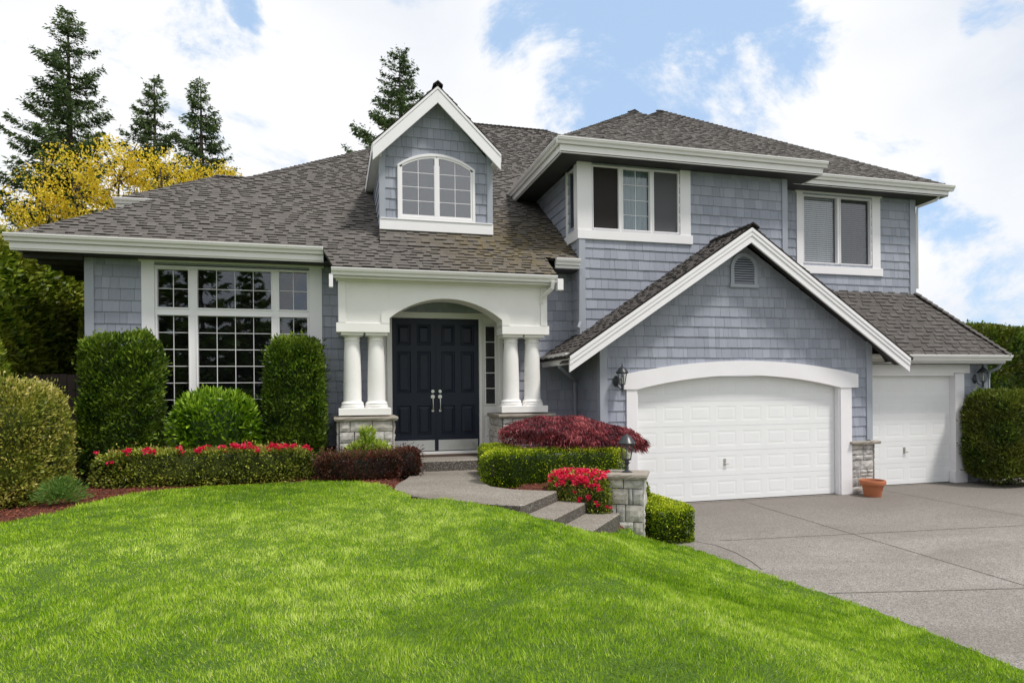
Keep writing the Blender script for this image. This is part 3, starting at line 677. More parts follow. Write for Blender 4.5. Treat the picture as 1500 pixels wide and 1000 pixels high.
rake('rake_board', 2.06, 8.44, 1.29, 0.97, 13.20, [(0.0, .06, .03), (.06, .33, .02)], house, WHITE)
# dormer side soffits and small fascias
mb = MB()
for xa, xb in ((0.77, 0.95), (3.2, 3.35)):
    mb.box(xa, xb, 13.2, 16.2, 7.02, 7.04)
mb.box(.755, .775, 13.2, 16.3, 7.02, 7.19); mb.box(3.345, 3.365, 13.2, 16.3, 7.02, 7.19)
mb.prism([(0.95, 7.12), (2.06, 8.2), (3.2, 7.12), (3.2, 7.06), (0.95, 7.06)][:0] or [(0.78, 7.10), (2.06, 8.34), (3.34, 7.10), (3.34, 7.04), (2.06, 8.28), (.78, 7.04)], 13.22, 13.5, lambda p, y: (p[0], y, p[1]))
mb.build('dormer_soffit', WHITE, house)

# --- downspouts ----------------------------------------------------------------
def spout(path, mat=GUTM, r=.042, name='downspout'):
    mb = MB(); mb.tube(path, r, 4, roll=math.pi / 4); return mb.build(name, mat, house, smooth=False, bevel=.006)
spout([(4.36, 12.62, 2.92), (4.40, 12.66, 2.80), (4.78, 13.1, 2.62), (5.0, 13.38, 2.52), (5.02, 13.42, 2.3), (5.02, 13.42, .5)], CORN)
spout([(4.12, 12.20, 4.45), (4.12, 12.24, 4.32), (3.98, 12.45, 4.16), (3.98, 12.52, 4.0)], GUTM, .05)
part('gutter_end', WHITE, [(4.22, 4.34, 12.2, 12.34, 4.28, 4.50)], bevel=.006); part('gutter_end', WHITE, [(-.07, .0, 12.2, 12.3, 4.20, 4.44)], bevel=.006)
spout([(4.96, 12.88, 4.86), (4.96, 12.90, 4.7), (4.955, 12.93, 3.75), (4.90, 12.90, 3.62)], CORN)
spout([(14.75, 13.26, 7.15), (14.7, 13.32, 7.04), (14.42, 13.62, 6.92), (14.44, 13.66, 6.7), (14.44, 13.66, 4.85)], GUTM)
spout([(15.72, 12.48, 2.92), (15.7, 12.55, 2.78), (15.62, 12.72, 2.68), (15.66, 12.78, 2.5), (15.66, 12.78, .1)], CORN)

# --- the porch ---------------------------------------------------------------
TP = front(12.5)
acz = lambda u: arcz(u, 2.09, 1.08, 3.70, .385)
mb = MB(TP)
for (a, b) in ((.09, 1.01), (3.17, 4.09)): mb.box(a, b, -.46, 0, 3.58, 4.44)
arch_strip(mb, 1.01, 3.17, acz, lambda u: 4.44, 0.0, -.46, 36)
porch = mb.build('porch_entablature', CREAM, house, bevel=.003)
mb = MB(TP)
for (a, b) in ((.05, 1.01), (3.17, 4.13)): mb.box(a, b, -.48, .025, 3.43, 3.60)
for (a, b) in ((.09, .22), (3.96, 4.09)): mb.box(a, b, .001, .028, 3.60, 4.44)
mb.box(.05, 4.13, .0, .05, 4.36, 4.44)
mb.build('porch_trim', CREAM, porch, bevel=.004)
mb = MB(TP); arch_strip(mb, 1.01, 3.17, acz, lambda u: arcz(u, 2.09, 1.30, 3.70, .555), .001, .03, 36)
for (a, b) in ((.86, 1.01), (3.17, 3.32)): 
    arch_strip(mb, a, b, lambda u: 3.60, lambda u: arcz(u, 2.09, 1.30, 3.70, .555), .001, .03, 6)
mb.build('arch_trim', CREAM, porch)
for x0, x1 in ((.09, .2), (3.98, 4.09)): part('porch_side_beam', CREAM, [(x0, x1, 12.96, 13.5, 3.43, 4.44)])
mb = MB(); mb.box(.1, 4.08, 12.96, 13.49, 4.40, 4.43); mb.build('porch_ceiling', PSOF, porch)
mb = MB(); mb.add([(0.0, 12.28, 4.5), (0.0, 13.0, 4.98), (0.0, 13.0, 4.40), (0.0, 12.28, 4.40), (.03, 12.28, 4.5), (.03, 13.0, 4.98), (.03, 13.0, 4.40), (.03, 12.28, 4.40)], [(0, 1, 2, 3), (4, 7, 6, 5), (0, 3, 7, 4), (0, 4, 5, 1)])
mb.add([(4.17, 12.28, 4.5), (4.17, 13.0, 4.98), (4.17, 13.0, 4.40), (4.17, 12.28, 4.40), (4.2, 12.28, 4.5), (4.2, 13.0, 4.98), (4.2, 13.0, 4.40), (4.2, 12.28, 4.40)], [(0, 1, 2, 3), (4, 7, 6, 5), (0, 3, 7, 4), (0, 4, 5, 1)])
mb.box(.03, 4.17, 12.3, 12.5, 4.40, 4.42); mb.build('porch_eave_board', CREAM, porch)
def shell_col(cx):
    mb = MB(); r = .165
    mb.lathe([(r + .05, 0), (r + .05, .045), (r + .035, .06), (r + .04, .085), (r + .025, .11), (r + .005, .125), (r, .15), (r - .002, .5), (r - .012, .95), (r - .03, 1.23), (r - .03, 1.245), (r - .018, 1.252), (r - .018, 1.27), (r - .03, 1.277), (r - .03, 1.31), (r, 1.34), (r + .02, 1.35)], (cx, 12.72, 2.03), 32)
    mb.box(cx - .2, cx + .2, 12.52, 12.92, 3.38, 3.43)
    o = mb.build('column', CREAM, house, smooth=True); return o
for cx in (.335, .775, 3.40, 3.84): shell_col(cx)
for (a, b) in ((.08, 1.03), (3.15, 4.10)):
    mb = MB(); mb.box(a, b, 12.49, 13.0, 1.90, 2.03); mb.build('column_plinth', CREAM, house, bevel=.008)

def stones(mb, T, u0, u1, z0, z1, rows=None, gap=.012, th=.05, wr=(.14, .42)):
    """ashlar: rows of irregular blocks in front of a mortar bed"""
    mbT = mb.T; mb.T = T
    mb.box(u0, u1, -.02, .008, z0, z1, 1)
    def block(a, b, c, d):
        K, Lz = 5, 4; rr = random.random(); vs = []; fs = []; bulge = random.uniform(.0, .016)
        for j in range(Lz):
            for i in range(K):
                u = a + (b - a) * i / (K - 1); z = c + (d - c) * j / (Lz - 1)
                edge = i in (0, K - 1) or j in (0, Lz - 1)
                n = (th * .8 + random.uniform(-.004, .004)) if edge else th + bulge * .6 + random.uniform(-.008, .008)
                if edge: u += random.uniform(-.003, .003); z += random.uniform(-.003, .003)
                vs.append((u, n, z))
        for j in range(Lz - 1):
            for i in range(K - 1): q = j * K + i; fs.append((q, q + 1, q + K + 1, q + K))
        base = len(vs)
        ring = [(i, 0) for i in range(K)] + [(K - 1, j) for j in range(1, Lz)] + [(i, Lz - 1) for i in range(K - 2, -1, -1)] + [(0, j) for j in range(Lz - 2, 0, -1)]
        for (i, j) in ring: p = vs[j * K + i]; vs.append((p[0], 0.0, p[2]))
        M_ = len(ring)
        for k in range(M_):
            i, j = ring[k]; i2, j2 = ring[(k + 1) % M_]; fs.append((j * K + i, base + k, base + (k + 1) % M_, j2 * K + i2))
        mb.add(vs, fs, 0, rr)
    if rows is None:
        rows = []; z = z1
        while z > z0 + .04:
            h = min(random.choice((.12, .16, .2, .24)), z - z0)
            if z - h - z0 < .07: h = z - z0
            cuts = []; u = u0
            while u < u1 - .001:
                wd = min(random.uniform(*wr), u1 - u)
                if u1 - u - wd < .09: wd = u1 - u
                if h > .15 and wd < .3 and random.random() < .3:
                    rows.append((u, u + wd, z - h / 2, z)); rows.append((u, u + wd, z - h, z - h / 2))
                else: rows.append((u, u + wd, z - h, z))
                u += wd
            z -= h
    for (a, b, c, d) in rows: block(a + gap / 2, b - gap / 2, c + gap / 2, d - gap / 2)
    mb.T = mbT
def cap_slab(mb, x0, x1, y0, y1, z0, z1, mi=0):
    K = 9; vs = []; fs = []
    ring = [(x0 + (x1 - x0) * i / K, y0) for i in range(K)] + [(x1, y0 + (y1 - y0) * i / K) for i in range(K)] + [(x1 - (x1 - x0) * i / K, y1) for i in range(K)] + [(x0, y1 - (y1 - y0) * i / K) for i in range(K)]
    n = len(ring); cx, cy = (x0 + x1) / 2, (y0 + y1) / 2
    for (zz, s) in ((z0, .97), ((z0 + z1) / 2, 1.0), (z1 - .006, .99), (z1, .97)):
        for (x, y) in ring:
            j = random.uniform(-.006, .006); vs.append((cx + (x - cx) * s + j, cy + (y - cy) * s + j, zz + random.uniform(-.002, .002)))
    for k in range(3):
        for i in range(n): fs.append((k * n + i, k * n + (i + 1) % n, (k + 1) * n + (i + 1) % n, (k + 1) * n + i))
    fs += [tuple(range(n))[::-1], tuple(range(3 * n, 4 * n))]
    mb.add(vs, fs, mi)
for (a, b) in ((.09, 1.05), (3.17, 4.14)):
    mb = MB(); stones(mb, front(12.5), a, b, .4, 1.80, wr=(.18, .46)); stones(mb, left(a), 12.5, 13.48, .4, 1.80); stones(mb, right(b), 12.5, 13.48, .4, 1.80)
    mb.box(a + .01, b - .01, 12.52, 13.45, .4, 1.79, 1)
    sb = mb.build('stone_base', [STONE, MORT], house)
    mb = MB(); cap_slab(mb, a - .1, b + .1, 12.40, 13.46, 1.80, 1.875); mb.build('stone_cap', CAPS, sb)
# wainscot stone at the garage corner and its return wall
mb = MB(); stones(mb, front(12.13), 10.96, 11.52, 0, 1.09); mb.box(10.97, 11.515, 12.115, 12.5, 0, 1.08, 1); stones(mb, right(11.54), 12.1, 12.75, 0, 1.09)
sb = mb.build('stone_base', [STONE, MORT], house); mb = MB(); cap_slab(mb, 10.90, 11.66, 12.0, 12.76, 1.09, 1.155); mb.build('stone_cap', CAPS, sb)
mb = MB(); stones(mb, front(12.13), 5.04, 5.60, 0, 1.12); stones(mb, left(5.06), 12.1, 13.45, 0, 1.12)
sb = mb.build('stone_base', [STONE, MORT], house); mb = MB(); cap_slab(mb, 4.94, 5.62, 12.0, 13.45, 1.12, 1.18); mb.build('stone_cap', CAPS, sb)
# dark foundation strip under the left walls
mb = MB(); mb.box(-4.33, .08, 13.44, 13.6, .3, 1.28); o = mb.build('foundation', paint('foundation_paint', (.10, .105, .12), .8), house)
mb = MB(); mb.box(-4.36, .1, 13.40, 13.6, 1.66, 1.72); mb.build('water_table_board', CORN, house)

# --- front doors --------------------------------------------------------------
def panel_slab(mb, rect, panels, n_face, depth=.02, lip=.035, inset=.03, thick=.045):
    """a slab with moulded raised panels"""
    u0, u1, z0, z1 = rect
    for (a, b, c, d) in minus(rect, panels): mb.box(a, b, n_face - thick, n_face, c, d)
    for (a, b, c, d) in panels:
        rings = [(0, 0), (inset * .5, -depth), (inset, -depth), (inset + lip, -.004 * 0 - depth * .15)]
        vs = []
        for (o, n) in rings: vs += [(a + o, n_face + n, c + o), (b - o, n_face + n, c + o), (b - o, n_face + n, d - o), (a + o, n_face + n, d - o)]
        fs = []
        for k in range(len(rings) - 1):
            for i in range(4): fs.append((k * 4 + i, k * 4 + (i + 1) % 4, (k + 1) * 4 + (i + 1) % 4, (k + 1) * 4 + i))
        fs.append(tuple((len(rings) - 1) * 4 + i for i in range(4))); mb.add(vs, fs)
DT = front(13.6)
for (a, b, hs) in ((1.14, 2.03, 1), (2.05, 2.94, -1)):
    pw = (b - a - .1 * 2 - .13) / 2
    P = []
    for (z0, z1) in ((3.28, 3.70), (2.30, 3.15), (1.44, 2.04)):
        for x in (a + .1, a + .1 + pw + .13): P.append((x, x + pw, z0, z1))
    mb = MB(DT); panel_slab(mb, (a, b, 1.10, 3.83), P, 0.0, depth=.022, inset=.03, lip=.04)
    door = mb.build('front_door', DOORM, house)
    mb = MB(DT); mb.box(a + .03, b - .03, .0005, .006, 1.115, 1.33); mb.build('kick_plate', KICK, door)
    hx = 2.04 - hs * .075
    mb = MB()
    f = lambda x, n, z: (x, 13.6 - n, z)
    mb.T = f
    mb.tube([(hx, .002, 2.33), (hx, .03, 2.33)], .034, 14); mb.tube([(hx, .03, 2.33), (hx, .045, 2.33)], .02, 10)
    mb.tube([(hx, .002, 2.22), (hx, .018, 2.22)], .042, 14)
    mb.tube([(hx, .015, 2.19), (hx, .055, 2.17), (hx, .07, 2.08), (hx, .06, 1.98), (hx, .02, 1.94)], [.012, .013, .011, .012, .014], 10)
    mb.tube([(hx, .0, 1.935), (hx, .02, 1.935)], .026, 12)
    mb.build('door_handle', NICK, door, smooth=True)
mb = MB(DT); mb.box(2.03, 2.05, -.03, .008, 1.10, 3.83); mb.build('astragal', DOORM, house)
mb = MB(DT)
mb.box(1.04, 1.14, -.05, .06, 1.05, 3.95); mb.box(2.94, 3.0, -.05, .06, 1.05, 3.95); mb.box(.62, 3.46, -.05, .065, 3.83, 3.95)
mb.box(.62, .72, -.05, .06, 1.05, 3.83); mb.box(3.36, 3.46, -.05, .06, 1.05, 3.83)
mb.box(.6, 3.48, -.1, .10, 1.04, 1.095)
fr = mb.build('door_frame', CREAM, house, bevel=.004)
for (a, b) in ((.72, 1.04), (3.0, 3.36)):
    la, lb = a + .07, b - .07
    mb = MB(DT)
    panel_slab(mb, (a, b, 1.10, 3.83), [(la - .02, lb + .02, 1.35, 1.80), (la - .02, lb + .02, 2.02, 3.72)], 0.02, depth=.02, inset=.02, lip=.02)
    sl = mb.build('sidelight', CREAM, house)
    mb = MB(DT); mb.box(la + .01, lb - .01, .021, .026, 2.06, 3.68); mb.build('glass_backing', ROOM, sl)
    mb = MB(DT); mb.box(la + .01, lb - .01, .027, .031, 2.06, 3.68); mb.build('glass_pane', GLASS, sl)
    mb = MB(DT)
    for i in range(1, 5): z = 2.06 + 1.62 * i / 5; mb.box(la + .01, lb - .01, .028, .040, z - .008, z + .008)
    for (p, q, r_, s_) in minus((la - .015, lb + .015, 2.03, 3.71), [(la + .012, lb - .012, 2.06, 3.68)]): mb.box(p, q, .021, .042, r_, s_)
    mb.build('muntin_bars', CREAM, sl)

# --- garage doors ---------------------------------------------------------------
def garage(T, x0, x1, ncol, z1, hx, hz, lab):
    P = []; cwd = (x1 - x0) / ncol; sec = 0.52
    for r in range(int(z1 / sec) + 1):
        for c in range(ncol):
            a = x0 + cwd * c + cwd * .11; b = x0 + cwd * (c + 1) - cwd * .11; c0 = r * sec + .10; d0 = r * sec + .42
            if d0 < z1: P.append((a, b, c0, d0))
    mb = MB(T)
    r = 0
    while r * sec < z1:
        zz0 = r * sec + .003; zz1 = min((r + 1) * sec - .003, z1)
        panel_slab(mb, (x0, x1, zz0, zz1), [p for p in P if p[2] > zz0 and p[3] < zz1], 0.0, depth=.0024, inset=.05, lip=.02)
        mb.box(x0, x1, -.045, -.008, zz1, min(zz1 + .006, z1))
        r += 1
    g = mb.build('garage_door', GDOOR, house); g['label'] = lab
    mb = MB(T); mb.box(hx - .028, hx + .028, .001, .012, hz - .075, hz + .075); mb.tube([(hx, .012, hz + .02), (hx, .045, hz + .02)], .012, 10); mb.box(hx - .012, hx + .075, .034, .05, hz - .045, hz - .028)
    mb.build('handle', NICK, g, bevel=.003)
    mb = MB(T); mb.box(x0, x1, -.04, .004, -.0, .014); mb.build('bottom_seal', BUTT, g)
    return g
garage(front(12.25), 5.80, 10.70, 8, 2.60, 7.9, .80, 'double garage door under a shallow arch')
garage(front(12.92), 11.9, 14.66, 4, 2.60, 13.22, .82, 'single garage door set back to the right')
T = front(12.13)
inn = lambda u: arcz(u, 8.25, 2.42, 2.335, .275); outr = lambda u: arcz(u, 8.32, 2.80, 2.625, .285)
mb = MB(T)
arch_strip(mb, 5.83, 10.67, inn, outr, -.11, .07, 40); arch_strip(mb, 5.54, 5.83, lambda u: 2.335, outr, -.02, .07, 4); arch_strip(mb, 10.67, 11.12, lambda u: 2.335, outr, -.02, .07, 4)
mb.build('garage_arch_trim', WHITE, house)
for (a, b, c, d) in ((5.60, 5.83, 5.78, 5.86), (10.67, 10.96, 10.64, 10.69)):
    mb = MB(T); mb.box(a, b, -.12, .05, 0.0, 2.335); mb.box(c, d, -.11, .02, 0.0, 2.36); mb.build('garage_jamb', WHITE, house, bevel=.005)
T = front(12.8); mb = MB(T); mb.box(14.60, 14.88, -.12, .045, 0.0, 2.65); mb.box(14.56, 14.95, -.10, .055, 0, .28); mb.box(11.5, 14.56, -.12, .04, 2.60, 2.66); mb.box(11.5, 15.05, -.02, .05, 2.66, 2.88)
mb.build('garage_jamb', WHITE, house, bevel=.005)

# --- gable vent --------------------------------------------------------------
T = front(12.13); vz = lambda d: (lambda u: arcz(u, 8.295, .315, 4.86, .285) - d if abs(u - 8.295) <= .315 else 4.86)
mb = MB(T); K = 20
ang = [math.pi * i / K for i in range(K + 1)]
for (r0, r1, n) in ((.24, .32, .05),):
    for i in range(K):
        a, b = ang[i], ang[i + 1]
        P = [(8.295 + r * math.cos(t), z_, 4.84 + r * math.sin(t)) for z_ in (.0, n) for (r, t) in ((r0, a), (r1, a), (r1, b), (r0, b))]
        mb.add(P, [(4, 5, 6, 7), (0, 4, 7, 3), (1, 2, 6, 5)])
mb.box(7.975, 8.055, 0, .05, 4.50, 4.84); mb.box(8.535, 8.615, 0, .05, 4.50, 4.84); mb.box(7.955, 8.635, 0, .06, 4.44, 4.515)
vent = mb.build('attic_vent', CORN, house)
mb = MB(T); mb.box(8.05, 8.54, .012 + .014, .028, 4.5, 5.07); mb.build('vent_backing', BUTT, vent)
mb = MB(T)
for i in range(11):
    z = 4.53 + i * .05; hw = .24 if z < 4.84 else math.sqrt(max(.24 ** 2 - (z - 4.84) ** 2, 0.0001))
    mb.add([(8.295 - hw, .05, z), (8.295 + hw, .05, z), (8.295 + hw, .03, z + .032), (8.295 - hw, .03, z + .032)], [(0, 1, 2, 3)])
mb.build('vent_louvres', CORN, vent)

# ------------------------------------------------------------------ ground
def sm(t): t = np.clip(t, 0, 1); return t * t * (3 - 2 * t)
EX, EY = (.64, .77), (.77, -.64)         # along the steps, and down the steps
FIRST, TREAD, RISE = -3.614, .46, .16
def terrain(x, y):
    x = np.asarray(x, float); y = np.asarray(y, float)
    base = .66 + .145 * sm((y - 5.0) / 5.5)
    k = sm((y - 8.9) / 0.9) * sm((x - 2.0) / .6)
    s = sm((5.15 - x) / 3.3) * (1 - k) + sm((5.05 - x) / 1.3) * k
    z = base * s + .012 * np.sin(x * 1.7 + y * .6) * sm((4.6 - x) / 2) + .01 * np.sin(y * 2.3 - x)* sm((4.6 - x) / 2)
    n = x * EY[0] + y * EY[1]; t = x * EX[0] + y * EX[1]
    st = np.floor((n - FIRST) / TREAD); tz = .8 - .16 * (st + 1) - .12
    cut = (n > FIRST - .02) & (n < -2.69) & (t > 8.16 + .22 * np.maximum(st, 0)) & (t < 9.6)
    z = np.where(cut, np.minimum(z, tz), z)
    walk = (x > 1.05) & (x < 2.9) & (y > 9.3) & (y < 12.6)
    z = np.where(walk, np.minimum(z, .74), z)
    return np.maximum(z, -.03) * 1.0
def inside(poly, x, y):
    c = np.zeros(len(x), bool); n = len(poly)
    for i in range(n):
        x0, y0 = poly[i]; x1, y1 = poly[(i + 1) % n]
        if y0 == y1: continue
        c ^= ((y0 > y) != (y1 > y)) & (x < (x1 - x0) * (y - y0) / (y1 - y0) + x0)
    return c
def grid_obj(name, x0, x1, y0, y1, st, off, mat, poly=None, zf=terrain):
    xs = np.arange(x0, x1 + st / 2, st); ys = np.arange(y0, y1 + st / 2, st)
    X, Y = np.meshgrid(xs, ys); Z = zf(X, Y) + off
    nx, ny = len(xs), len(ys); v = np.stack([X, Y, Z], -1).reshape(-1, 3)
    i, j = np.meshgrid(np.arange(nx - 1), np.arange(ny - 1)); q = (j * nx + i).ravel()
    f = np.stack([q, q + 1, q + nx + 1, q + nx], -1)
    if poly is not None:
        c = v[f].mean(1); f = f[inside(poly, c[:, 0], c[:, 1])]
    me = bpy.data.meshes.new(name); me.from_pydata(v.tolist(), [], f.tolist()); me.materials.append(mat)
    me.polygons.foreach_set('use_smooth', [True] * len(me.polygons))
    o = bpy.data.objects.new(name, me); COL.objects.link(o); return o
mb = MB(); mb.add([(-400, -400, -.06), (400, -400, -.06), (400, 400, -.06), (-400, 400, -.06)], [(0, 1, 2, 3)])
tag(mb.build('ground', GROUND), kind='structure')
mb = MB(); mb.add([(3.6, -14, 0), (17.2, -14, 0), (17.2, 13.6, 0), (3.6, 13.6, 0)], [(0, 1, 2, 3)])
tag(mb.build('driveway', DRIVE), kind='structure')
mb = MB()
def strip(a, b, w=.013, z=.004):
    a = Vector((*a, z)); b = Vector((*b, z)); d = (b - a).normalized(); s = Vector((-d.y, d.x, 0)) * w / 2
    mb.add([tuple(a + s), tuple(a - s), tuple(b - s), tuple(b + s)], [(0, 3, 2, 1)])
def wob(a, b, k=12):
    pts = [(a[0] + (b[0] - a[0]) * i / k + random.uniform(-.006, .006), a[1] + (b[1] - a[1]) * i / k + random.uniform(-.006, .006)) for i in range(k + 1)]
    for p, q in zip(pts, pts[1:]): strip(p, q)
wob((5.7, 9.0), (17.2, 7.92), 24); wob((5.4, 6.33), (17.2, 3.8), 24); wob((8.17, 12.1), (7.7, 4.5), 18); wob((7.7, 4.5), (7.3, -8), 10); wob((12.0, 12.7), (11.6, -8), 24)
arc = [(5.02, 9.35), (5.3, 9.1), (5.48, 8.75), (5.5, 8.3), (5.42, 7.8), (5.3, 7.4)]
for p, q in zip(arc, arc[1:]): strip(p, q, .014)
strip((5.8, 12.09), (10.7, 12.09), .02); strip((11.9, 12.76), (14.6, 12.76), .02)
tag(mb.build('driveway_joints', JOINT, fix=False), kind='structure')

LAWN = [(-3.95, 9.2), (-3.62, 9.55), (-3.42, 9.85), (-3.17, 10.65), (-2.86, 11.2), (-2.44, 11.52), (-1.85, 11.8), (-1.1, 11.82), (-.44, 11.7), (.32, 11.38), (.70, 11.05), (.84, 10.7), (.86, 10.3),
        (1.03, 9.87), (1.38, 9.36), (1.98, 8.78), (2.38, 8.46), (2.55, 8.22), (2.85, 8.14), (3.12, 8.06), (3.30, 8.16), (3.62, 8.54), (3.95, 8.93), (4.08, 9.10), (4.3, 9.20), (4.58, 9.06), (4.74, 8.86), (5.0, 8.78), (5.1, 8.0), (5.16, 7.3), (5.38, 6.0), (5.42, 5.0), (5.35, 3.0), (5.3, -9),
        (-9, -9), (-7, 3), (-5.0, 6.5), (-4.3, 8.3)]
bed = grid_obj('planting_bed', -9.1, 5.5, -9.2, 13.8, .1, -.015, MULCH); tag(bed, kind='structure')
lawn = grid_obj('lawn', -9, 5.6, -9, 12.6, .07, .012, TURF, LAWN); tag(lawn, kind='structure')
# raised garden ground beside and behind the house on the left
tag(grid_obj('side_garden', -30, -3.9, 13.8, 45, .9, 0, MULCH, zf=lambda x, y: np.full(np.shape(x), .79)), kind='structure')

# walkway slab, steps, porch floor
def slab(name, pts, z0, z1, mats, kind=None):
    mb = MB(); n = len(pts); r = .018; cx = sum(p[0] for p in pts) / n; cy = sum(p[1] for p in pts) / n
    def off(d):
        out = []
        for i in range(n):
            a = Vector(pts[i - 1]); b = Vector(pts[i]); c = Vector(pts[(i + 1) % n])
            d1 = (b - a).normalized(); d2 = (c - b).normalized(); nn = Vector((d1.y + d2.y, -(d1.x + d2.x))); nn.normalize(); out.append(tuple(b - nn * d))
        return out
    P0, P1 = pts, off(r)
    V = [(p[0], p[1], z0) for p in P0] + [(p[0], p[1], z1 - r) for p in P0] + [(p[0], p[1], z1) for p in P1]
    mb.add(V, [(i, (i + 1) % n, n + (i + 1) % n, n + i) for i in range(n)], 1)
    mb.add(V, [(n + i, n + (i + 1) % n, 2 * n + (i + 1) % n, 2 * n + i) for i in range(n)] + [tuple(range(2 * n, 3 * n))], 0)
    o = mb.build(name, mats, fix=False); tag(o, kind='structure'); return o
walkpts = ccw([(1.3, 12.7), (2.95, 12.7), (2.52, 11.5), (2.41, 10.78), (2.43, 10.35), (2.68, 9.95), (2.95, 9.77), (3.27, 9.56), (2.46, 8.58), (2.40, 8.56), (2.22, 8.67), (2.01, 8.83), (1.70, 9.10), (1.41, 9.41), (1.22, 9.66), (1.07, 9.91), (.96, 10.12), (.9, 10.35), (.90, 10.62), (.95, 10.95), (1.05, 11.3), (1.2, 11.7), (1.3, 12.1)])
slab('walkway', walkpts, .3, .80, [WALK, RISER])
for k, t0 in enumerate((8.13, 8.25)):
    z1 = .80 - RISE * (k + 1); n0 = FIRST + TREAD * k - .25; n1 = FIRST + TREAD * (k + 1); t1 = 9.70
    P = [(t * EX[0] + n * EY[0], t * EX[1] + n * EY[1]) for (t, n) in ((t0, n0), (t1, n0), (t1, n1), (t0, n1))]
    slab('step', ccw(P), -.1, z1, [WALK, RISER])
slab('porch_floor', ccw([(.9, 12.63), (3.3, 12.63), (3.3, 13.6), (.9, 13.6)]), .4, 1.0, [WALK, RISER])
mb = MB(); mb.box(1.02, 3.1, 13.38, 13.6, 1.0, 1.045); mb.build('threshold', paint('threshold_wood', (.09, .06, .045), .7), house)

# ------------------------------------------------------------------ foliage
def nz3(P, f, seed=0):
    r = np.random.default_rng(seed); out = np.zeros(len(P))
    for i in range(5):
        k = r.normal(size=3); k *= f * (1 + i * .45) / np.linalg.norm(k); out += np.sin(P @ k + r.uniform(0, 6.28)) / (1 + .35 * i)
    return out / 3.2
def vnoise(x, y, f, seed=0, octaves=3):
    """lattice value noise in plan, -1..1"""
    out = np.zeros(len(x)); amp = 1.0; tot = 0.0
    for o in range(octaves):
        g = np.random.default_rng(seed + 31 * o).uniform(-1, 1, (256, 256)); u = x * f + 57.3 + 11 * o; v = y * f + 91.7 + 7 * o
        i = np.floor(u).astype(int); j = np.floor(v).astype(int); a = u - i; b = v - j; a = a * a * (3 - 2 * a); b = b * b * (3 - 2 * b)
        h = lambda p, q: g[p % 256, q % 256]
        out += amp * ((h(i, j) * (1 - a) + h(i + 1, j) * a) * (1 - b) + (h(i, j + 1) * (1 - a) + h(i + 1, j + 1) * a) * b)
        tot += amp; amp *= .55; f *= 2.1
    return out / tot * 1.7
def unit(a): return a / np.maximum(np.linalg.norm(a, axis=1, keepdims=True), 1e-9)
def leaf_quads(P, D, L, W, shape=.5):
    D = unit(D); S = unit(np.cross(D, rng.normal(size=D.shape)))
    L = np.asarray(L).reshape(-1, 1) * np.ones((len(P), 1)); W = np.asarray(W).reshape(-1, 1) * np.ones((len(P), 1))
    M = P + D * L * shape
    return np.stack([P, M + S * W / 2, P + D * L, M - S * W / 2], 1)
def mesh_np(name, Q, mat, rnd, parent=None, extra=None):
    n = len(Q); me = bpy.data.meshes.new(name); me.vertices.add(n * 4); me.vertices.foreach_set('co', Q.reshape(-1).astype(np.float32))
    me.loops.add(n * 4); me.loops.foreach_set('vertex_index', np.arange(n * 4, dtype=np.int32))
    me.polygons.add(n); me.polygons.foreach_set('loop_start', np.arange(0, n * 4, 4, dtype=np.int32))
    me.materials.append(mat); a = me.attributes.new('rnd', 'FLOAT', 'FACE'); a.data.foreach_set('value', np.asarray(rnd, np.float32))
    me.update(calc_edges=True)
    o = bpy.data.objects.new(name, me); COL.objects.link(o)
    if parent is not None: o.parent = parent; o.matrix_parent_inverse = Matrix.Translation(parent.location).inverted()
    return o
def rotz(P, a): c, s = math.cos(a), math.sin(a); return np.stack([P[:, 0] * c - P[:, 1] * s, P[:, 0] * s + P[:, 1] * c, P[:, 2]], 1)
def box_pts(h, n, bottom=False):
    hx, hy, hz = h; A = [hy * hz, hy * hz, hx * hz, hx * hz, hx * hy, hx * hy * (1 if bottom else .15)]; A = np.array(A) / sum(A)
    f = rng.choice(6, n, p=A); u = rng.uniform(-1, 1, (n, 3))
    u[f == 0, 0] = 1; u[f == 1, 0] = -1; u[f == 2, 1] = 1; u[f == 3, 1] = -1; u[f == 4, 2] = 1; u[f == 5, 2] = -1
    return u
def sup(u, h, e):      # unit-cube surface points -> superellipsoid; returns point and normal
    s = (np.abs(u) ** e).sum(1, keepdims=True) ** (1 / e); q = u / s
    nn = unit(np.sign(q) * np.abs(q) ** (e - 1) / np.array(h)); return q * np.array(h), nn
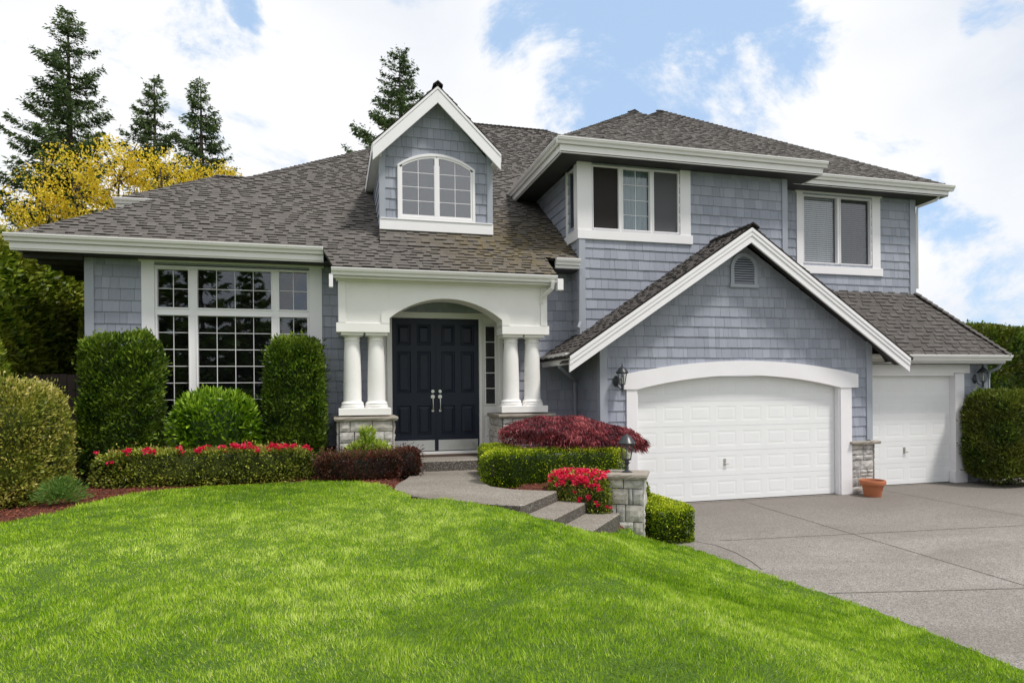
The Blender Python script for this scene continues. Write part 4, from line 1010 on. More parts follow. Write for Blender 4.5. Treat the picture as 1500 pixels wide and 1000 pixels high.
def bush(c, h, n, L, W, e=4, lump=.06, lf=3.0, depth=.12, up=.3, out=.8, rot=0.0, seed=0, jit=1.0, core=.9, bottom=False, stray=0.0, rbias=None):
    """leaf quads over a rounded box with a shade-dark core"""
    h = np.array(h, float); u = box_pts(h, n, bottom); P, Nn = sup(u, h, e)
    amp = 1 + lump * nz3(P, lf, seed) + (lump * .5 * nz3(P, lf * 3.1, seed + 1) + .022 * nz3(P, 17, seed + 5) / np.maximum(np.linalg.norm(P, axis=1), .4))
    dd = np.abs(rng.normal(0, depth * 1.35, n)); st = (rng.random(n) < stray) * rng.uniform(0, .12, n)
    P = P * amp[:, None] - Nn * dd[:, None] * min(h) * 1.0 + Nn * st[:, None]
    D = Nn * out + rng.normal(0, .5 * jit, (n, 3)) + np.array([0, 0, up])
    r = np.clip(rng.beta(2, 2.4, n) - .05 + .22 * nz3(P, 5, seed + 3) + .30 * nz3(P, 15, seed + 5) + .30 * np.clip(Nn[:, 2], 0, 1) - dd * .8, 0, 1)  # upward leaves brighter, deeper ones darker: top light and inner shade painted in
    Q = leaf_quads(P, D, L * rng.uniform(.7, 1.3, n), W * rng.uniform(.75, 1.25, n))
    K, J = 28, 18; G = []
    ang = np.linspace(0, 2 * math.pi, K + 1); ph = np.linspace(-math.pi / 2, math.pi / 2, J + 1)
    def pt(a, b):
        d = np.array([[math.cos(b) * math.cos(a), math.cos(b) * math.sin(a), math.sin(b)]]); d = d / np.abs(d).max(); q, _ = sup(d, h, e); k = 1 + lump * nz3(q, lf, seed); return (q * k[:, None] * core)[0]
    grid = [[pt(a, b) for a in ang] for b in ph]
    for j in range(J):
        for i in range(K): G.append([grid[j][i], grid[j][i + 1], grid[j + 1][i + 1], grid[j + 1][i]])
    Q = np.concatenate([Q, np.array(G)]); r = np.concatenate([r, np.full(len(G), .03)])  # core at the dark end of the ramp: painted shade behind the leaves
    Q = rotz(Q.reshape(-1, 3), rot).reshape(-1, 4, 3) + np.array(c)
    return Q, r
def plant(name, label, cat, Q, r, mat, base, group=None, extra=None, fname='foliage'):
    t = empty(name, base, label=label, cat=cat, group=group)
    o = mesh_np(fname, Q, mat, r, t); return t, o
def stem(t, pts, rad, name='stem'):
    mb = MB(); mb.tube(pts, rad, 8); return mb.build(name, BARK, t)

# columnar thujas
for (cx, cy, hx, hy, z0, z1, sd, lab) in ((-3.58, 12.93, .60, .46, .72, 3.33, 1, 'bushy columnar evergreen shrub at the left of the picture window'),
                                      (-.70, 12.90, .50, .45, .72, 3.33, 2, 'clipped columnar evergreen with rounded top beside the porch stone base'),
                                      (15.50, 12.15, .84, .62, .03, 2.22, 3, 'wide clipped evergreen column at the right end of the driveway')):
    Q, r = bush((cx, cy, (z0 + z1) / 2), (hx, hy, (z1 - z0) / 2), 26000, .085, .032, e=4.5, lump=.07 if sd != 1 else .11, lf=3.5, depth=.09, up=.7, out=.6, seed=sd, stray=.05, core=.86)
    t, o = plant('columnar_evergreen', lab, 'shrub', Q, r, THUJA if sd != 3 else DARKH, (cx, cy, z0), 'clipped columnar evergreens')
    stem(t, [(cx, cy, z0 - .1), (cx + .03, cy, z1 - .6)], [.07, .02], 'trunk')
# round rhododendron
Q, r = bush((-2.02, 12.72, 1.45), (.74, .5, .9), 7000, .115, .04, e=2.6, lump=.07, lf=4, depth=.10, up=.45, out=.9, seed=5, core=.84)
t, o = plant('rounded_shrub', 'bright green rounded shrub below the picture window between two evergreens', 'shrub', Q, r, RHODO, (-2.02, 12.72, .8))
stem(t, [(-2.02, 12.72, .7), (-1.98, 12.7, 1.4)], [.05, .03])
# left azalea hedge
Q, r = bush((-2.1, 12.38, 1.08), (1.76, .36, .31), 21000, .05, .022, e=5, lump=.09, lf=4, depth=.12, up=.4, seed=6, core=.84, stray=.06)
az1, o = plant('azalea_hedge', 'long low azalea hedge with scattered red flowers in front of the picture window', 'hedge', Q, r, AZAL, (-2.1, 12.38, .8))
def blossom_mesh(seed):
    r_ = np.random.default_rng(seed); n = 26
    d = unit(r_.normal(size=(n, 3)) * [1, 1, .7] + [0, -.3, .3]); P = d * r_.uniform(.0, .035, (n, 1)); 
    Q = leaf_quads(P, d + r_.normal(0, .35, (n, 3)), r_.uniform(.03, .048, n), r_.uniform(.028, .042, n), .6)
    me_o = mesh_np('blossom', Q, PETAL, r_.random(n)); return me_o
BL = [blossom_mesh(i) for i in range(4)]; used = set()
def blossom(parent, p, s=1.0):
    k = random.randrange(4); src = BL[k]
    o = src if k not in used else src.copy()
    if k in used: COL.objects.link(o)
    used.add(k)
    o.parent = parent; o.matrix_parent_inverse = Matrix.Translation(parent.location).inverted(); o.location = p; o.rotation_euler = (0, 0, random.uniform(0, 6.28)); o.scale = (s,) * 3
for px, dz, s in ((182, 0, 1.3), (186, .03, 1.1), (214, .02, 1.5), (219, -.01, 1.1), (257, .02, 1.2), (263, -.04, .8), (286, -.02, 1.2), (292, .02, 1.2), (297, .04, .9), (321, .03, 1.1), (325, -.02, 1.2), (338, .06, 1.2), (342, .03, 1.4), (348, .01, 1.5), (354, .0, 1.4), (360, .05, 1.5), (366, .02, 1.0), (373, -.01, 1.2), (376, -.04, .9), (396, .0, 1.4), (403, .03, 1.4), (409, .0, 1.3), (420, .02, 1.3), (427, .0, 1.2), (434, .03, 1.1), (453, .0, 1.1), (460, -.05, .9), (160, -.17, 1.0), (140, .0, .9)):
    X = -3.87 + (px - 125) * (3.52 / 340) 
    blossom(az1, (X, 12.02 + random.uniform(0, .12) + (.1 if dz > .03 else 0), 1.375 + dz), s * 1.05)
# barberry hedge
Qa, ra = bush((.42, 11.95, 1.00), (.72, .33, .27), 12000, .042, .02, e=4.5, lump=.08, lf=4, depth=.12, up=.7, seed=7, core=.84, stray=.1)
Qb, rb = bush((1.27, 12.3, 1.02), (.26, .28, .27), 4200, .042, .02, e=4, lump=.08, lf=4, depth=.12, up=.7, seed=8, core=.84, stray=.1)
plant('barberry_hedge', 'dark red purple barberry hedge left of the porch step', 'hedge', np.concatenate([Qa, Qb]), np.concatenate([ra, rb]), BARB, (.42, 12.0, .8))
# lime shrub in front of the left stone base
Q1, r1 = bush((.60, 12.30, 1.22), (.40, .16, .20), 900, .10, .03, e=2.5, lump=.12, lf=6, depth=.2, up=.8, seed=9, core=.5)
Q2, r2 = bush((.58, 12.30, 1.48), (.12, .10, .20), 260, .10, .03, e=2.2, lump=.1, lf=6, depth=.2, up=1.0, seed=10, core=.4)
t, o = plant('lime_shrub', 'small lime green leafy shrub against the left stone base of the porch', 'shrub', np.concatenate([Q1, Q2]), np.concatenate([r1, r2]), LIME, (.6, 12.3, .8))
stem(t, [(.6, 12.3, .75), (.59, 12.3, 1.4)], [.015, .008])
# boxwood hedge right of the walk (L shaped)
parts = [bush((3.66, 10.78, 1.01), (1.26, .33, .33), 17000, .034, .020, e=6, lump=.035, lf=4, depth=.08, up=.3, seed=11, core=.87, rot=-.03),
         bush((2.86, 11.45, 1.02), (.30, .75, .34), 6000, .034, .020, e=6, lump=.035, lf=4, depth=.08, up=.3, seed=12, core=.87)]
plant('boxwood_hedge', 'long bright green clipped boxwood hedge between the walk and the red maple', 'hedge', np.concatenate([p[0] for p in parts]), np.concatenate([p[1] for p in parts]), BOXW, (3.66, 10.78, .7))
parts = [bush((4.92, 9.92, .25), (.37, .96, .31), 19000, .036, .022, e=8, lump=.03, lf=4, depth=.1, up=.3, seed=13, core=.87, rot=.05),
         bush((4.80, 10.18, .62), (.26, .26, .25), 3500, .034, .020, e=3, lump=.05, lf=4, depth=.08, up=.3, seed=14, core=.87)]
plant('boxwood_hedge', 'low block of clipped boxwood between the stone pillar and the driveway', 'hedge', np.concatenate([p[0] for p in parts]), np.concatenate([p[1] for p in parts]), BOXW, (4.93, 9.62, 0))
# right azalea, by the steps
ac = (3.70, 9.66, .67); ra_ = -R(39.7)
Q, r = bush(ac, (.50, .30, .38), 10500, .045, .02, e=4.5, lump=.08, lf=4, depth=.12, up=.4, seed=15, core=.84, rot=ra_, stray=.06)
az2, o = plant('azalea_hedge', 'compact azalea covered in red flowers beside the garden steps and stone pillar', 'hedge', Q, r, AZAL, (3.8, 9.62, .4))
for i in range(99):
    band = random.random() < .8
    u = np.array([[random.uniform(-1, 1), random.choice((-1, -1, -.95, random.uniform(-1, 1))), (random.uniform(.55, 1) if band else random.uniform(-.6, .6))]])
    if band and random.random() < .45: u[0, 2] = 1.0; u[0, 1] = random.uniform(-1, .6)
    q, _ = sup(u / np.abs(u).max(), (.52, .32, .40), 4.5); q = rotz(q, ra_)[0]
    blossom(az2, (ac[0] + q[0], ac[1] + q[1], ac[2] + q[2]), random.uniform(.7, 1.15) if band else random.uniform(.5, .85))
# left side hedges
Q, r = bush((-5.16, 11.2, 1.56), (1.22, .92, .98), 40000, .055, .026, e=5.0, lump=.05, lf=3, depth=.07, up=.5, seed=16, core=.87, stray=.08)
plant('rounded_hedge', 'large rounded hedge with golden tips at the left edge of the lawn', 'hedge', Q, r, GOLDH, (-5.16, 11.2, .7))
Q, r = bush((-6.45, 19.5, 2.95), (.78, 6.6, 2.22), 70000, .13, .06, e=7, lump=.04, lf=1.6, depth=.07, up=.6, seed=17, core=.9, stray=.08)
t, o = plant('tall_hedge', 'tall dark evergreen hedge with yellow top painted as sunlight along the left boundary', 'hedge', Q, r, HEDG, (-6.45, 19.5, .8))
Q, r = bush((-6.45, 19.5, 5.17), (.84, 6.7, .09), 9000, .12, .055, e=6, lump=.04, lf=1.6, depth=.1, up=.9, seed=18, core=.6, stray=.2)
mesh_np('painted_sunlit_top', Q, GOLDH, np.clip(r + .25, 0, 1), t)  # extra yellow leaves along the top paint in the sunlight
Q, r = bush((-5.95, 12.4, 2.1), (.78, .7, 1.5), 14000, .07, .03, e=3, lump=.07, lf=3, depth=.08, up=.6, seed=19, core=.88)
plant('dark_shrub', 'dark green shrub at the far left edge behind the golden hedge', 'shrub', Q, r, HEDG, (-5.95, 12.4, .7))
Q, r = bush((-4.55, 15.2, 3.2), (.35, .5, 1.0), 5000, .07, .03, e=2.5, lump=.12, lf=3, depth=.1, up=.6, seed=30, core=.8)
t, o = plant('corner_evergreen', 'loose evergreen shrub above the wooden fence at the house corner', 'shrub', Q, r, HEDG, (-4.55, 15.2, .8)); stem(t, [(-4.55, 15.2, .7), (-4.55, 15.2, 3.4)], [.06, .02], 'trunk')
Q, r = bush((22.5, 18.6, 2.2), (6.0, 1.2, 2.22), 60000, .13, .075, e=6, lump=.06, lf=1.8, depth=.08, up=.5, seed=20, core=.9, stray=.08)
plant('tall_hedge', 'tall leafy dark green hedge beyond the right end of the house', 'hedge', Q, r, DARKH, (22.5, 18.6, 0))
# feathery herb
n = 1500; a = rng.uniform(0, 6.28, n); el = rng.uniform(.25, 1.5, n)
D = np.stack([np.cos(a) * np.cos(el), np.sin(a) * np.cos(el), np.sin(el)], 1); P = np.array([-3.66, 10.5, .80]) + D * rng.uniform(.08, .32, (n, 1)) * [1.2, 1.0, 1.1]
plant('herb_clump', 'feathery green herb clump in the mulch beside the golden hedge', 'plant', leaf_quads(P, D + rng.normal(0, .35, (n, 3)), rng.uniform(.06, .12, n), .012), rng.random(n), HERB, (-3.66, 10.5, .80))

# weeping red maple
n = 42000
xs = rng.beta(1.15, 1.3, n) * 2.0 - 1.0                         # -1 left tip, 1 right tip
xc = 4.20; hxl = 1.36
def mtop(s): return np.interp(s, [-1, -.93, -.8, -.5, -.28, 0, .25, .5, .75, .93, 1.0], [1.56, 1.71, 1.79, 1.865, 1.88, 1.86, 1.80, 1.71, 1.57, 1.39, 1.30])
def mbot(s): return np.interp(s, [-1, -.8, -.5, -.2, .1, .4, .7, 1.0], [1.46, 1.40, 1.40, 1.30, 1.27, 1.23, 1.22, 1.24])
th = rng.uniform(0, 2 * math.pi, n); rr = np.sqrt(rng.random(n))
sx = rr * np.cos(th); sy = rr * np.sin(th)
edge = rr; t0 = mtop(sx); b0 = mbot(sx)
dome = np.sqrt(np.clip(1 - sy * sy, 0, 1)); tz = b0 + (t0 - b0) * (dome ** .9)
lay = rng.random(n); lay = np.where(rng.random(n) < .62, 1 - .14 * rng.random(n), lay)
P = np.stack([xc + sx * hxl, 11.25 + sy * .72, b0 + (tz - b0) * lay], 1)
P[:, 2] += .05 * nz3(P, 9, 3) + .02 * nz3(P, 25, 4); P[:, :2] += .03 * rng.normal(size=(n, 2))
D = np.stack([sx * .75 + rng.normal(0, .3, n), sy * .75 - .25 + rng.normal(0, .3, n), -.95 + rng.normal(0, .28, n)], 1)
Q = leaf_quads(P, D, rng.uniform(.04, .10, n), rng.uniform(.008, .016, n), .4)
r = np.clip(.38 + .55 * nz3(P * [1, 1, 1.6], 11, 6) + .5 * nz3(P, 30, 8) + .15 * rng.normal(size=n), 0, 1)
mt, o = plant('weeping_maple', 'low weeping red maple spreading over the boxwood hedge by the garage', 'tree', Q, r, MAPLE, (3.98, 11.3, .7), fname='crown')
mb = MB(); mb.tube([(3.98, 11.3, .5), (4.0, 11.29, .95), (3.97, 11.3, 1.2), (4.05, 11.28, 1.42)], [.075, .062, .055, .045], 10)
for k in range(11):
    a = k * 2 * math.pi / 11 + .2; ex, ey = math.cos(a), math.sin(a); L_ = random.uniform(.6, .85)
    mb.tube([(4.02, 11.29, 1.30), (4.08 + ex * .35 * L_, 11.27 + ey * .2 * L_, 1.58), (4.15 + ex * .8 * L_, 11.25 + ey * .42 * L_, 1.60), (4.2 + ex * 1.2 * L_, 11.25 + ey * .62 * L_, 1.40)], [.03, .022, .013, .006], 6)
mb.build('trunk', BARK, mt, smooth=True)

# ------------------------------------------------------------------ trees behind
def conifer(c, H, Rw, levels, seed, dens=1.0, droop=.3, skirt=0.10, spray=.27, gap=0.0):
    r_ = np.random.default_rng(seed); Ps = []; Ds = []; Ls = []; limbs = MB()
    limbs.tube([(c[0], c[1], c[2] - .3), (c[0] + .05, c[1], c[2] + H * .5), (c[0], c[1], c[2] + H * .99)], [.017 * H + .05, .011 * H, .012], 8)
    for k in range(levels):
        f = (k + .5 * r_.random()) / levels; z = H * (skirt + (1 - skirt) * f ** .92); 
        Rr = Rw * (1 - f) ** .78 * (1 - .25 * max(0, .15 - f) / .15)
        nb = int(5 + 5 * (1 - f))
        for b in range(nb):
            if r_.random() < gap: continue
            a = r_.uniform(0, 6.28); L = Rr * r_.uniform(.5, 1.12) + .15
            m = max(8, int(L * 46 * dens)); t = r_.uniform(.08, 1, m) ** .8
            sweep = L * (.16 * t - .75 * droop * t + .38 * droop * t ** 3 + .12 * t * t) + L * .25 * f * t
            base = np.array([c[0], c[1], c[2] + z])
            bd = np.array([math.cos(a), math.sin(a), 0]); P = base + bd * (L * t)[:, None]; P[:, 2] += sweep
            sd_ = np.cross(bd, [0, 0, 1]); wd = (.30 * L * (1 - t) * .9 + .10)
            P += sd_ * (r_.normal(0, .45, m) * wd)[:, None]; P[:, 2] -= np.abs(r_.normal(0, .10, m)) * (0.5 + L * .25)
            D = bd * .8 + sd_ * r_.normal(0, .8, (m, 1)) + np.stack([np.zeros(m), np.zeros(m), r_.normal(-.35, .35, m)], 1)
            Ps.append(P); Ds.append(D); Ls.append(np.full(m, spray * (.55 + .45 * (1 - f))))
            if L > .5:
                q = [tuple(base), tuple(base + bd * L * .5 + [0, 0, L * (-.55 * droop * .5 + .05 * droop + .03)]), tuple(base + bd * L * .9 + [0, 0, L * (-.5 * droop + .28 * droop + .1)])]
                limbs.tube(q, [.03 + .012 * L, .02, .008], 4)
    P = np.concatenate(Ps); D = np.concatenate(Ds); L = np.concatenate(Ls) * r_.uniform(.6, 1.3, len(P))
    P = np.concatenate([P, P + r_.normal(0, .07, P.shape)]); D = np.concatenate([D, D + r_.normal(0, .5, D.shape)]); L = np.concatenate([L, L * .8])
    Q = leaf_quads(P, D, L, L * .30, .45)
    rn = np.clip(r_.beta(2, 2.4, len(P)) + .25 * nz3(P, 1.7, seed), 0, 1)
    return Q, rn, limbs
def add_conifer(c, H, Rw, levels, seed, label, group, mat=None, **k):
    Q, rn, limbs = conifer(c, H, Rw, levels, seed, **k)
    t = empty('conifer', c, label=label, cat='tree', group=group)
    mesh_np('crown', Q, mat or FIR, rn, t); limbs.build('trunk', BARK, t); return t
G1 = 'conifers behind the house'
add_conifer((-10.1, 30, 0), 17.8, 4.0, 56, 21, 'tallest dark conifer with ragged branches behind the yellow tree', G1, gap=.2, droop=.45, dens=1.7)
add_conifer((-7.25, 31, 0), 15.9, 3.4, 46, 22, 'middle conifer, shorter than its left neighbour, behind the yellow tree', G1, gap=.06, droop=.5, dens=1.7)
add_conifer((-5.35, 30.5, 0), 15.7, 3.0, 46, 23, 'narrow conifer nearest the big roof slope left of the dormer', G1, gap=.08, droop=.5, dens=1.7)
add_conifer((2.97, 30, 0), 17.8, 4.9, 50, 24, 'dark conifer rising behind the dormer', G1, gap=.08, droop=.3, dens=1.8)
G2 = 'conifers across the street'
for i, (x, y, H, Rw) in enumerate(((-17, -26, 17, 4.2), (-12.8, -27, 18, 4.2), (-9.2, -25, 15, 3.6), (-6, -27, 12.5, 3.2), (-2.6, -30, 9, 2.6))):
    add_conifer((x, y, 0), H, Rw, 20, 40 + i, 'dark conifer across the street mirrored in the picture window', G2, mat=THUJA, dens=.6, spray=.75, skirt=.03)

def broad(c, blobs, n, L, W, seed, branches):
    r_ = np.random.default_rng(seed); P = []
    for (x, y, z, rx, ry, rz, k) in blobs:
        m = int(n * k); d = unit(r_.normal(size=(m, 3))) * (r_.random((m, 1)) ** .45); P.append(np.array([x, y, z]) + d * [rx, ry, rz])
    P = np.concatenate(P); keep = nz3(P, 4.2, seed) + .6 * nz3(P, 9, seed + 2) > .08; P = P[keep]
    P = np.repeat(P, 4, 0) + r_.normal(0, .07, (len(P) * 4, 3))
    Q = leaf_quads(P, r_.normal(size=P.shape) + [0, 0, .2], L * r_.uniform(.6, 1.3, len(P)), W * r_.uniform(.7, 1.2, len(P)))
    rn = np.clip(r_.beta(2, 2, len(P)) + .25 * nz3(P, 5, seed + 1), 0, 1)
    mb = MB(); mb.tube([(c[0], c[1], c[2] - .2), (c[0] + .1, c[1], c[2] + 1.5), (c[0], c[1], c[2] + 3.2)], [.2, .16, .13], 10)
    for (x, y, z, rx, ry, rz, k) in blobs:
        mb.tube([(c[0], c[1], c[2] + 3.0), ((c[0] + x) / 2, y, (c[2] + 3.4 + z) / 2 - .2), (x, y, z)], [.11, .06, .02], 6)
        for q in range(branches):
            d = unit(r_.normal(size=(1, 3)))[0] + [0, 0, .5]; mb.tube([(x - d[0] * .2, y - d[1] * .2, z - rz * .5), (x + d[0] * rx * .5, y + d[1] * ry * .5, z + abs(d[2]) * rz * .4), (x + d[0] * rx * .85, y + d[1] * ry * .85, z + abs(d[2]) * rz * .8)], [.025, .014, .006], 4)
    return Q, rn, mb
bl = [(-8.2, 22, 8.1, .9, 1.1, .9, .11), (-7.3, 22.2, 8.7, 1.1, 1.2, .95, .16), (-6.1, 22, 9.0, 1.15, 1.2, 1.05, .18), (-5.0, 22.2, 8.9, 1.1, 1.1, .85, .14), (-4.0, 22, 8.9, .9, 1, .6, .09), (-3.2, 22.1, 9.0, .5, .7, .45, .04), (-8.3, 22, 6.9, .9, 1.1, .9, .10), (-7.1, 22, 7.3, 1.3, 1.2, 1.0, .16), (-5.8, 22, 7.6, 1.3, 1.2, 1.0, .16), (-4.5, 22, 8.0, 1.1, 1.1, .8, .1), (-7.6, 22, 6.0, 1.2, 1.1, .8, .1)]
Q, rn, mb = broad((-6.3, 22.3, .8), bl, 6200, .085, .055, 31, 6)
t = empty('yellow_tree', (-6.3, 22.3, .8), label='loose spring tree covered in bright yellow blossom behind the left roof', cat='tree')
mesh_np('crown', Q, YELL, rn, t); mb.build('trunk', BARK, t)
bl = [(-10.2, 21.5, 6.2, 1.3, 1.2, 1.2, .5), (-9.2, 21.5, 5.6, 1.2, 1.2, 1.2, .4), (-11.3, 21.5, 6.0, 1.2, 1.2, 1.2, .3)]
Q, rn, mb = broad((-10, 21.6, .8), bl, 2200, .13, .08, 32, 3)
t = empty('green_tree', (-10, 21.6, .8), label='small fresh green leafy tree at the left edge below the yellow tree', cat='tree')
mesh_np('crown', Q, RHODO, rn, t); mb.build('trunk', BARK, t)

# ------------------------------------------------------------------ fences
def board_fence(label, x0, x1, y, z0, z1, mat=WOODF, bw=.14):
    t = empty('wooden_fence', (x0, y, z0), label=label, cat='fence')
    mb = MB(); x = x0
    while x < x1: mb.box(x, min(x + bw - .008, x1), y - .012, y + .012, z0, z1 + random.uniform(-.015, .015)); x += bw
    mb.build('boards', mat, t, bevel=.002)
    mb = MB(); mb.box(x0, x1, y + .014, y + .06, z0 + .3, z0 + .39); mb.box(x0, x1, y + .014, y + .06, z1 - .4, z1 - .31); mb.build('rails', mat, t)
    for x in (x0 + .05, x1 - .1):
        mb = MB(); mb.box(x, x + .09, y + .062, y + .15, z0 - .05, z1 + .03); mb.build('post', mat, t)
board_fence('weathered brown board fence under the tall left hedge', -6.9, -4.3, 14.5, .75, 2.72)
board_fence('low reddish board fence behind the right evergreen column', 16.6, 21, 14.4, 0, .85, paint('red_stained_fence', (.19, .065, .035), .8, .2, .2))

# ------------------------------------------------------------------ lanterns
def lantern_body(t, c, s=1.0, spike=True):
    """six sided tapered lantern; c = bottom centre of the glass cage"""
    mb = MB(); x, y, z = c
    h, rb, rt = .215 * s, .058 * s, .098 * s
    mb.lathe([(.02 * s, -.055 * s), (.035 * s, -.045 * s), (.03 * s, -.02 * s), (rb + .012, -.008), (rb + .012, .008)], c, 6)
    for k in range(6):
        a = 2 * math.pi * k / 6
        mb.tube([(x + (rb + .002) * math.cos(a), y + (rb + .002) * math.sin(a), z), (x + rt * math.cos(a), y + rt * math.sin(a), z + h)], .006 * s, 4)
    mb.lathe([(rt + .028, h - .012), (rt + .034, h), (rt + .034, h + .014)], c, 6)
    mb.lathe([(rt + .030, h + .014), (rt + .012, h + .035), (rt * .85, h + .07 * s), (rt * .55, h + .105 * s), (.02, h + .125 * s), (.012, h + .135 * s)], c, 12)
    if spike: mb.lathe([(.010, h + .13 * s), (.018, h + .145 * s), (.007, h + .16 * s), (.012, h + .172 * s), (.004, h + .19 * s), (.001, h + .235 * s)], c, 8)
    cage = mb.build('cage', LAMPB, t, smooth=True)
    mb = MB()
    for k in range(6):
        a = 2 * math.pi * k / 6; b = a + math.pi / 3
        mb.add([(x + rb * math.cos(a), y + rb * math.sin(a), z + .008), (x + rb * math.cos(b), y + rb * math.sin(b), z + .008), (x + (rt - .003) * math.cos(b), y + (rt - .003) * math.sin(b), z + h - .01), (x + (rt - .003) * math.cos(a), y + (rt - .003) * math.sin(a), z + h - .01)], [(0, 1, 2, 3)])
    mb.build('glass_panes', LGLASS, t)
    mb = MB(); mb.lathe([(.012, 0), (.012, .07 * s), (.016, .08 * s), (.015, .11 * s), (.004, .14 * s)], c, 10); mb.build('bulb', BULB, t, smooth=True)
    return cage
def wall_lantern(x, yw, z, label):
    t = empty('wall_lantern', (x, yw, z), label=label, cat='lamp', group='black wall lanterns at the garages')
    c = (x + .06, yw - .19, z - .06); lantern_body(t, c, 1.0)
    mb = MB(); mb.lathe([(.0, 0)], (0, 0, 0), 4) if False else None
    K = 20; R0 = [(.062, .002), (.062, .018), (.045, .032), (.02, .036)]
    vs = []; fs = []
    for (r, n) in R0:
        for k in range(K): a = 2 * math.pi * k / K; vs.append((x - .0 + r * math.cos(a), yw - .02 - n, z + r * 1.75 * math.sin(a)))
    for i in range(3):
        for k in range(K): fs.append((i * K + k, i * K + (k + 1) % K, (i + 1) * K + (k + 1) % K, (i + 1) * K + k))
    fs += [tuple(range(K)), tuple(range(3 * K, 4 * K))]; mb.add(vs, fs); mb.build('back_plate', LAMPB, t, smooth=True)
    mb = MB(); mb.tube([(x, yw - .05, z - .02), (x + .01, yw - .10, z - .12), (x + .045, yw - .17, z - .165), (x + .06, yw - .19, z - .11)], .011, 8)
    mb.tube([(x + .06, yw - .19, z - .12), (x + .06, yw - .19, z - .17), (x + .06, yw - .19, z - .235)], [.02, .016, .002], 8); mb.build('arm', LAMPB, t, smooth=True)
wall_lantern(5.38, 12.12, 2.50, 'black wall lantern left of the double garage arch')
wall_lantern(15.22, 12.79, 2.52, 'black wall lantern right of the single garage door')

# ------------------------------------------------------------------ stone pillar with post lantern
PC = (4.37, 9.44); phi = -R(30)
t = empty('stone_pillar', (PC[0], PC[1], 0), label='square stone pillar with flat slab cap at the foot of the garden steps', cat='pillar'); t.rotation_euler = (0, 0, phi)
hw = .262
def add_local(mb, name, mats, parent, **k):
    o = mb.build(name, mats, None, **k); o.parent = parent; return o
rowsF = [(-.26, -.03, .84, .985), (-.03, .26, .84, .985), (-.26, .05, .60, .84), (.05, .11, .60, .84), (.11, .26, .60, .84), (-.26, -.14, .21, .60), (-.14, .0, .34, .60), (.0, .26, .34, .60), (-.14, .12, .20, .34), (.12, .26, .12, .34), (-.26, .0, .12, .20), (.0, .12, .12, .20), (-.26, -.05, -.08, .12), (-.05, .26, -.08, .12)]
mb = MB(); stones(mb, lambda u, n, z: (u, -hw - n + .03, z), -.26, .26, -.08, .985, rows=rowsF)
stones(mb, lambda u, n, z: (hw + n - .03, u, z), -.26, .26, -.08, .985, wr=(.16, .36)); stones(mb, lambda u, n, z: (-hw - n + .03, u, z), -.26, .26, -.08, .985, wr=(.16, .36)); stones(mb, lambda u, n, z: (u, hw + n - .03, z), -.26, .26, -.08, .985)
mb.box(-.21, .21, -.21, .21, -.08, .98, 1); add_local(mb, 'stone_shaft', [STONE, MORT], t)
mb = MB(); cap_slab(mb, -.325, .325, -.325, .325, .985, 1.055); add_local(mb, 'cap', CAPS, t)
lt = empty('post_lantern', (PC[0], PC[1], 1.055), label='black lantern standing on the stone pillar cap', cat='lamp')
c = (PC[0], PC[1], 1.055 + .20); lantern_body(lt, c, 1.12, spike=False)
mb = MB(); mb.lathe([(.085, 0), (.085, .01), (.05, .022), (.03, .035), (.022, .07), (.034, .085), (.024, .10), (.03, .125), (.058, .15)], (PC[0], PC[1], 1.055), 16)
mb.lathe([(.012, .335), (.02, .345), (.012, .36), (.002, .366)], (PC[0], PC[1], 1.055 + .2), 10); mb.build('lamp_base', LAMPB, lt, smooth=True)

# ------------------------------------------------------------------ terracotta pot
t = empty('terracotta_pot', (11.13, 11.72, 0), label='empty terracotta flower pot on the driveway by the stone garage corner', cat='flower pot')
mb = MB(); mb.lathe([(.15, .006), (.16, .0), (.168, .02), (.212, .245), (.22, .25), (.248, .25), (.255, .27), (.259, .34), (.253, .35), (.228, .35), (.222, .335), (.212, .27)], (11.15, 11.72, 0), 40); mb.build('pot', TERRA, t, smooth=True)
mb = MB(); mb.lathe([(.001, .275), (.212, .27), (.212, .26)], (11.15, 11.72, 0), 24); mb.build('soil', SOIL, t)

# ------------------------------------------------------------------ mulch chips and grass
n = 26000; x = rng.uniform(-5.2, 5.1, n); y = rng.uniform(8.3, 13.0, n); z = terrain(x, y)
ok = ~inside(LAWN, x, y) & ~inside(walkpts, x, y) & ~((x * EY[0] + y * EY[1] > FIRST - .05) & (x * EX[0] + y * EX[1] < 9.56) & (x * EY[0] + y * EY[1] < -2.6)) & (z > .02)
P = np.stack([x, y, z - .012 + rng.uniform(0, .016, n)], 1)[ok]; D = rng.normal(size=P.shape) * [1, 1, .3]
tag(mesh_np('bark_chips', leaf_quads(P, D, rng.uniform(.025, .06, len(P)), rng.uniform(.01, .02, len(P))), CHIP, rng.random(len(P))), 'loose red bark chips over the planting beds', 'bark chips', kind='stuff')

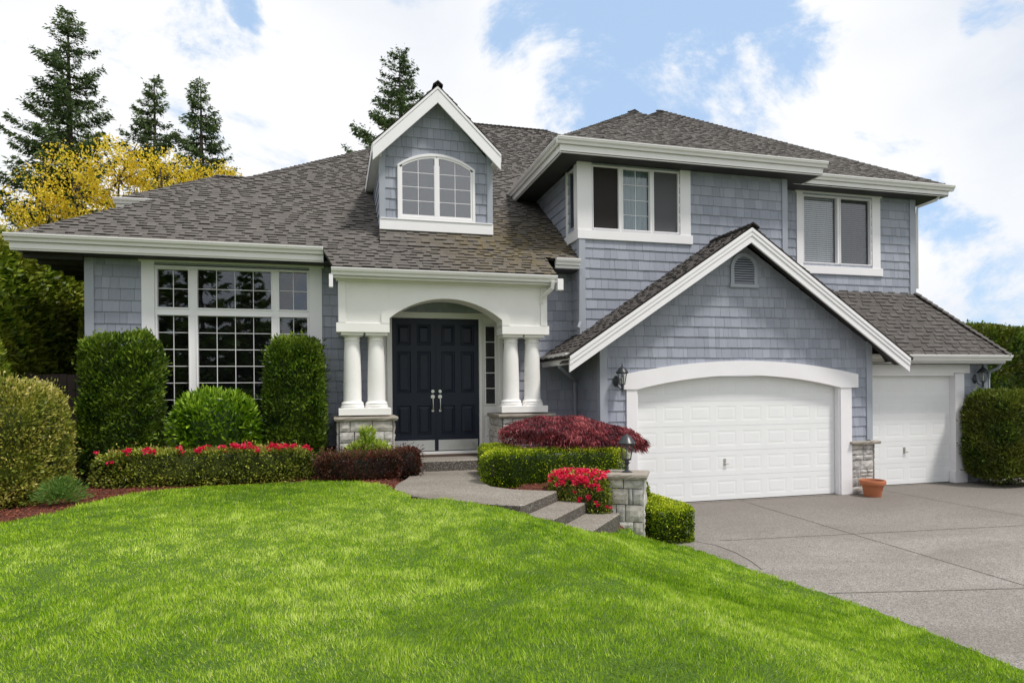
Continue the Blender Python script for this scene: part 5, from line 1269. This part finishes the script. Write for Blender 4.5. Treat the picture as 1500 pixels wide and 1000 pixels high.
def grass_pts(x0, x1, y0, y1, dens):
    n = int((x1 - x0) * (y1 - y0) * dens); x = rng.uniform(x0, x1, n); y = rng.uniform(y0, y1, n)
    return x, y
X = []; Y = []
for (a, b, c, d, de) in ((-9, 5.6, -9, 1.5, 40), (-6.5, 5.6, 1.5, 6.2, 7200), (-6.5, 5.6, 6.2, 9.0, 4600), (-6.5, 5.6, 9.0, 12.4, 3400)):
    x, y = grass_pts(a, b, c, d, de)
    vis = (np.abs((x * math.cos(R(15.05)) - y * math.sin(R(15.05))) / np.maximum(x * math.sin(R(15.05)) + y * math.cos(R(15.05)), .1)) < .86) | (rng.random(len(x)) < .12)
    x, y = x[vis], y[vis]; jx = .03 * np.sin(y * 23) + rng.normal(0, .015, len(x)); k = inside(LAWN, x + jx, y + jx); X.append(x[k]); Y.append(y[k])
x = np.concatenate(X); y = np.concatenate(Y); n = len(x); z = terrain(x, y)
P = np.stack([x, y, z + .005], 1); dist = np.sqrt(x * x + y * y)
cl = vnoise(x, y, 2.2, 77, 2); cl2 = vnoise(x, y, 7.0, 78, 2); big = vnoise(x, y, .55, 79, 2)
lean = np.stack([vnoise(x, y, 4, 80, 2), vnoise(x, y, 4, 81, 2), np.zeros(n)], 1) * .5
D = rng.normal(0, .38, (n, 3)) + lean + [0, 0, 1.0]; D[:, 2] = np.abs(D[:, 2]) + .25
L = rng.uniform(.6, 1.3, n) * (.038 + .006 * cl + .010 * cl2 + .004 * vnoise(x, y, 1.4, 91, 2)); L = np.maximum(L, .018); W = np.interp(dist, [3, 6, 12], [.0034, .0052, .0088]) * rng.uniform(.7, 1.3, n)
big2 = vnoise(x, y, 1.1, 90, 2)
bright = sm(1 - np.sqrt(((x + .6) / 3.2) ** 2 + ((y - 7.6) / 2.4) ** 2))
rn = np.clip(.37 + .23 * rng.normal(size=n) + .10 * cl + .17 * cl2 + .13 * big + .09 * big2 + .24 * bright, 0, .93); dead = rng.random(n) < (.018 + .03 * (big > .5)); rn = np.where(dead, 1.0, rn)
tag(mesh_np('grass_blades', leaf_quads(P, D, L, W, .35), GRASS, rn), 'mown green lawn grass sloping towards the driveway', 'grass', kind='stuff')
print('grass', n)
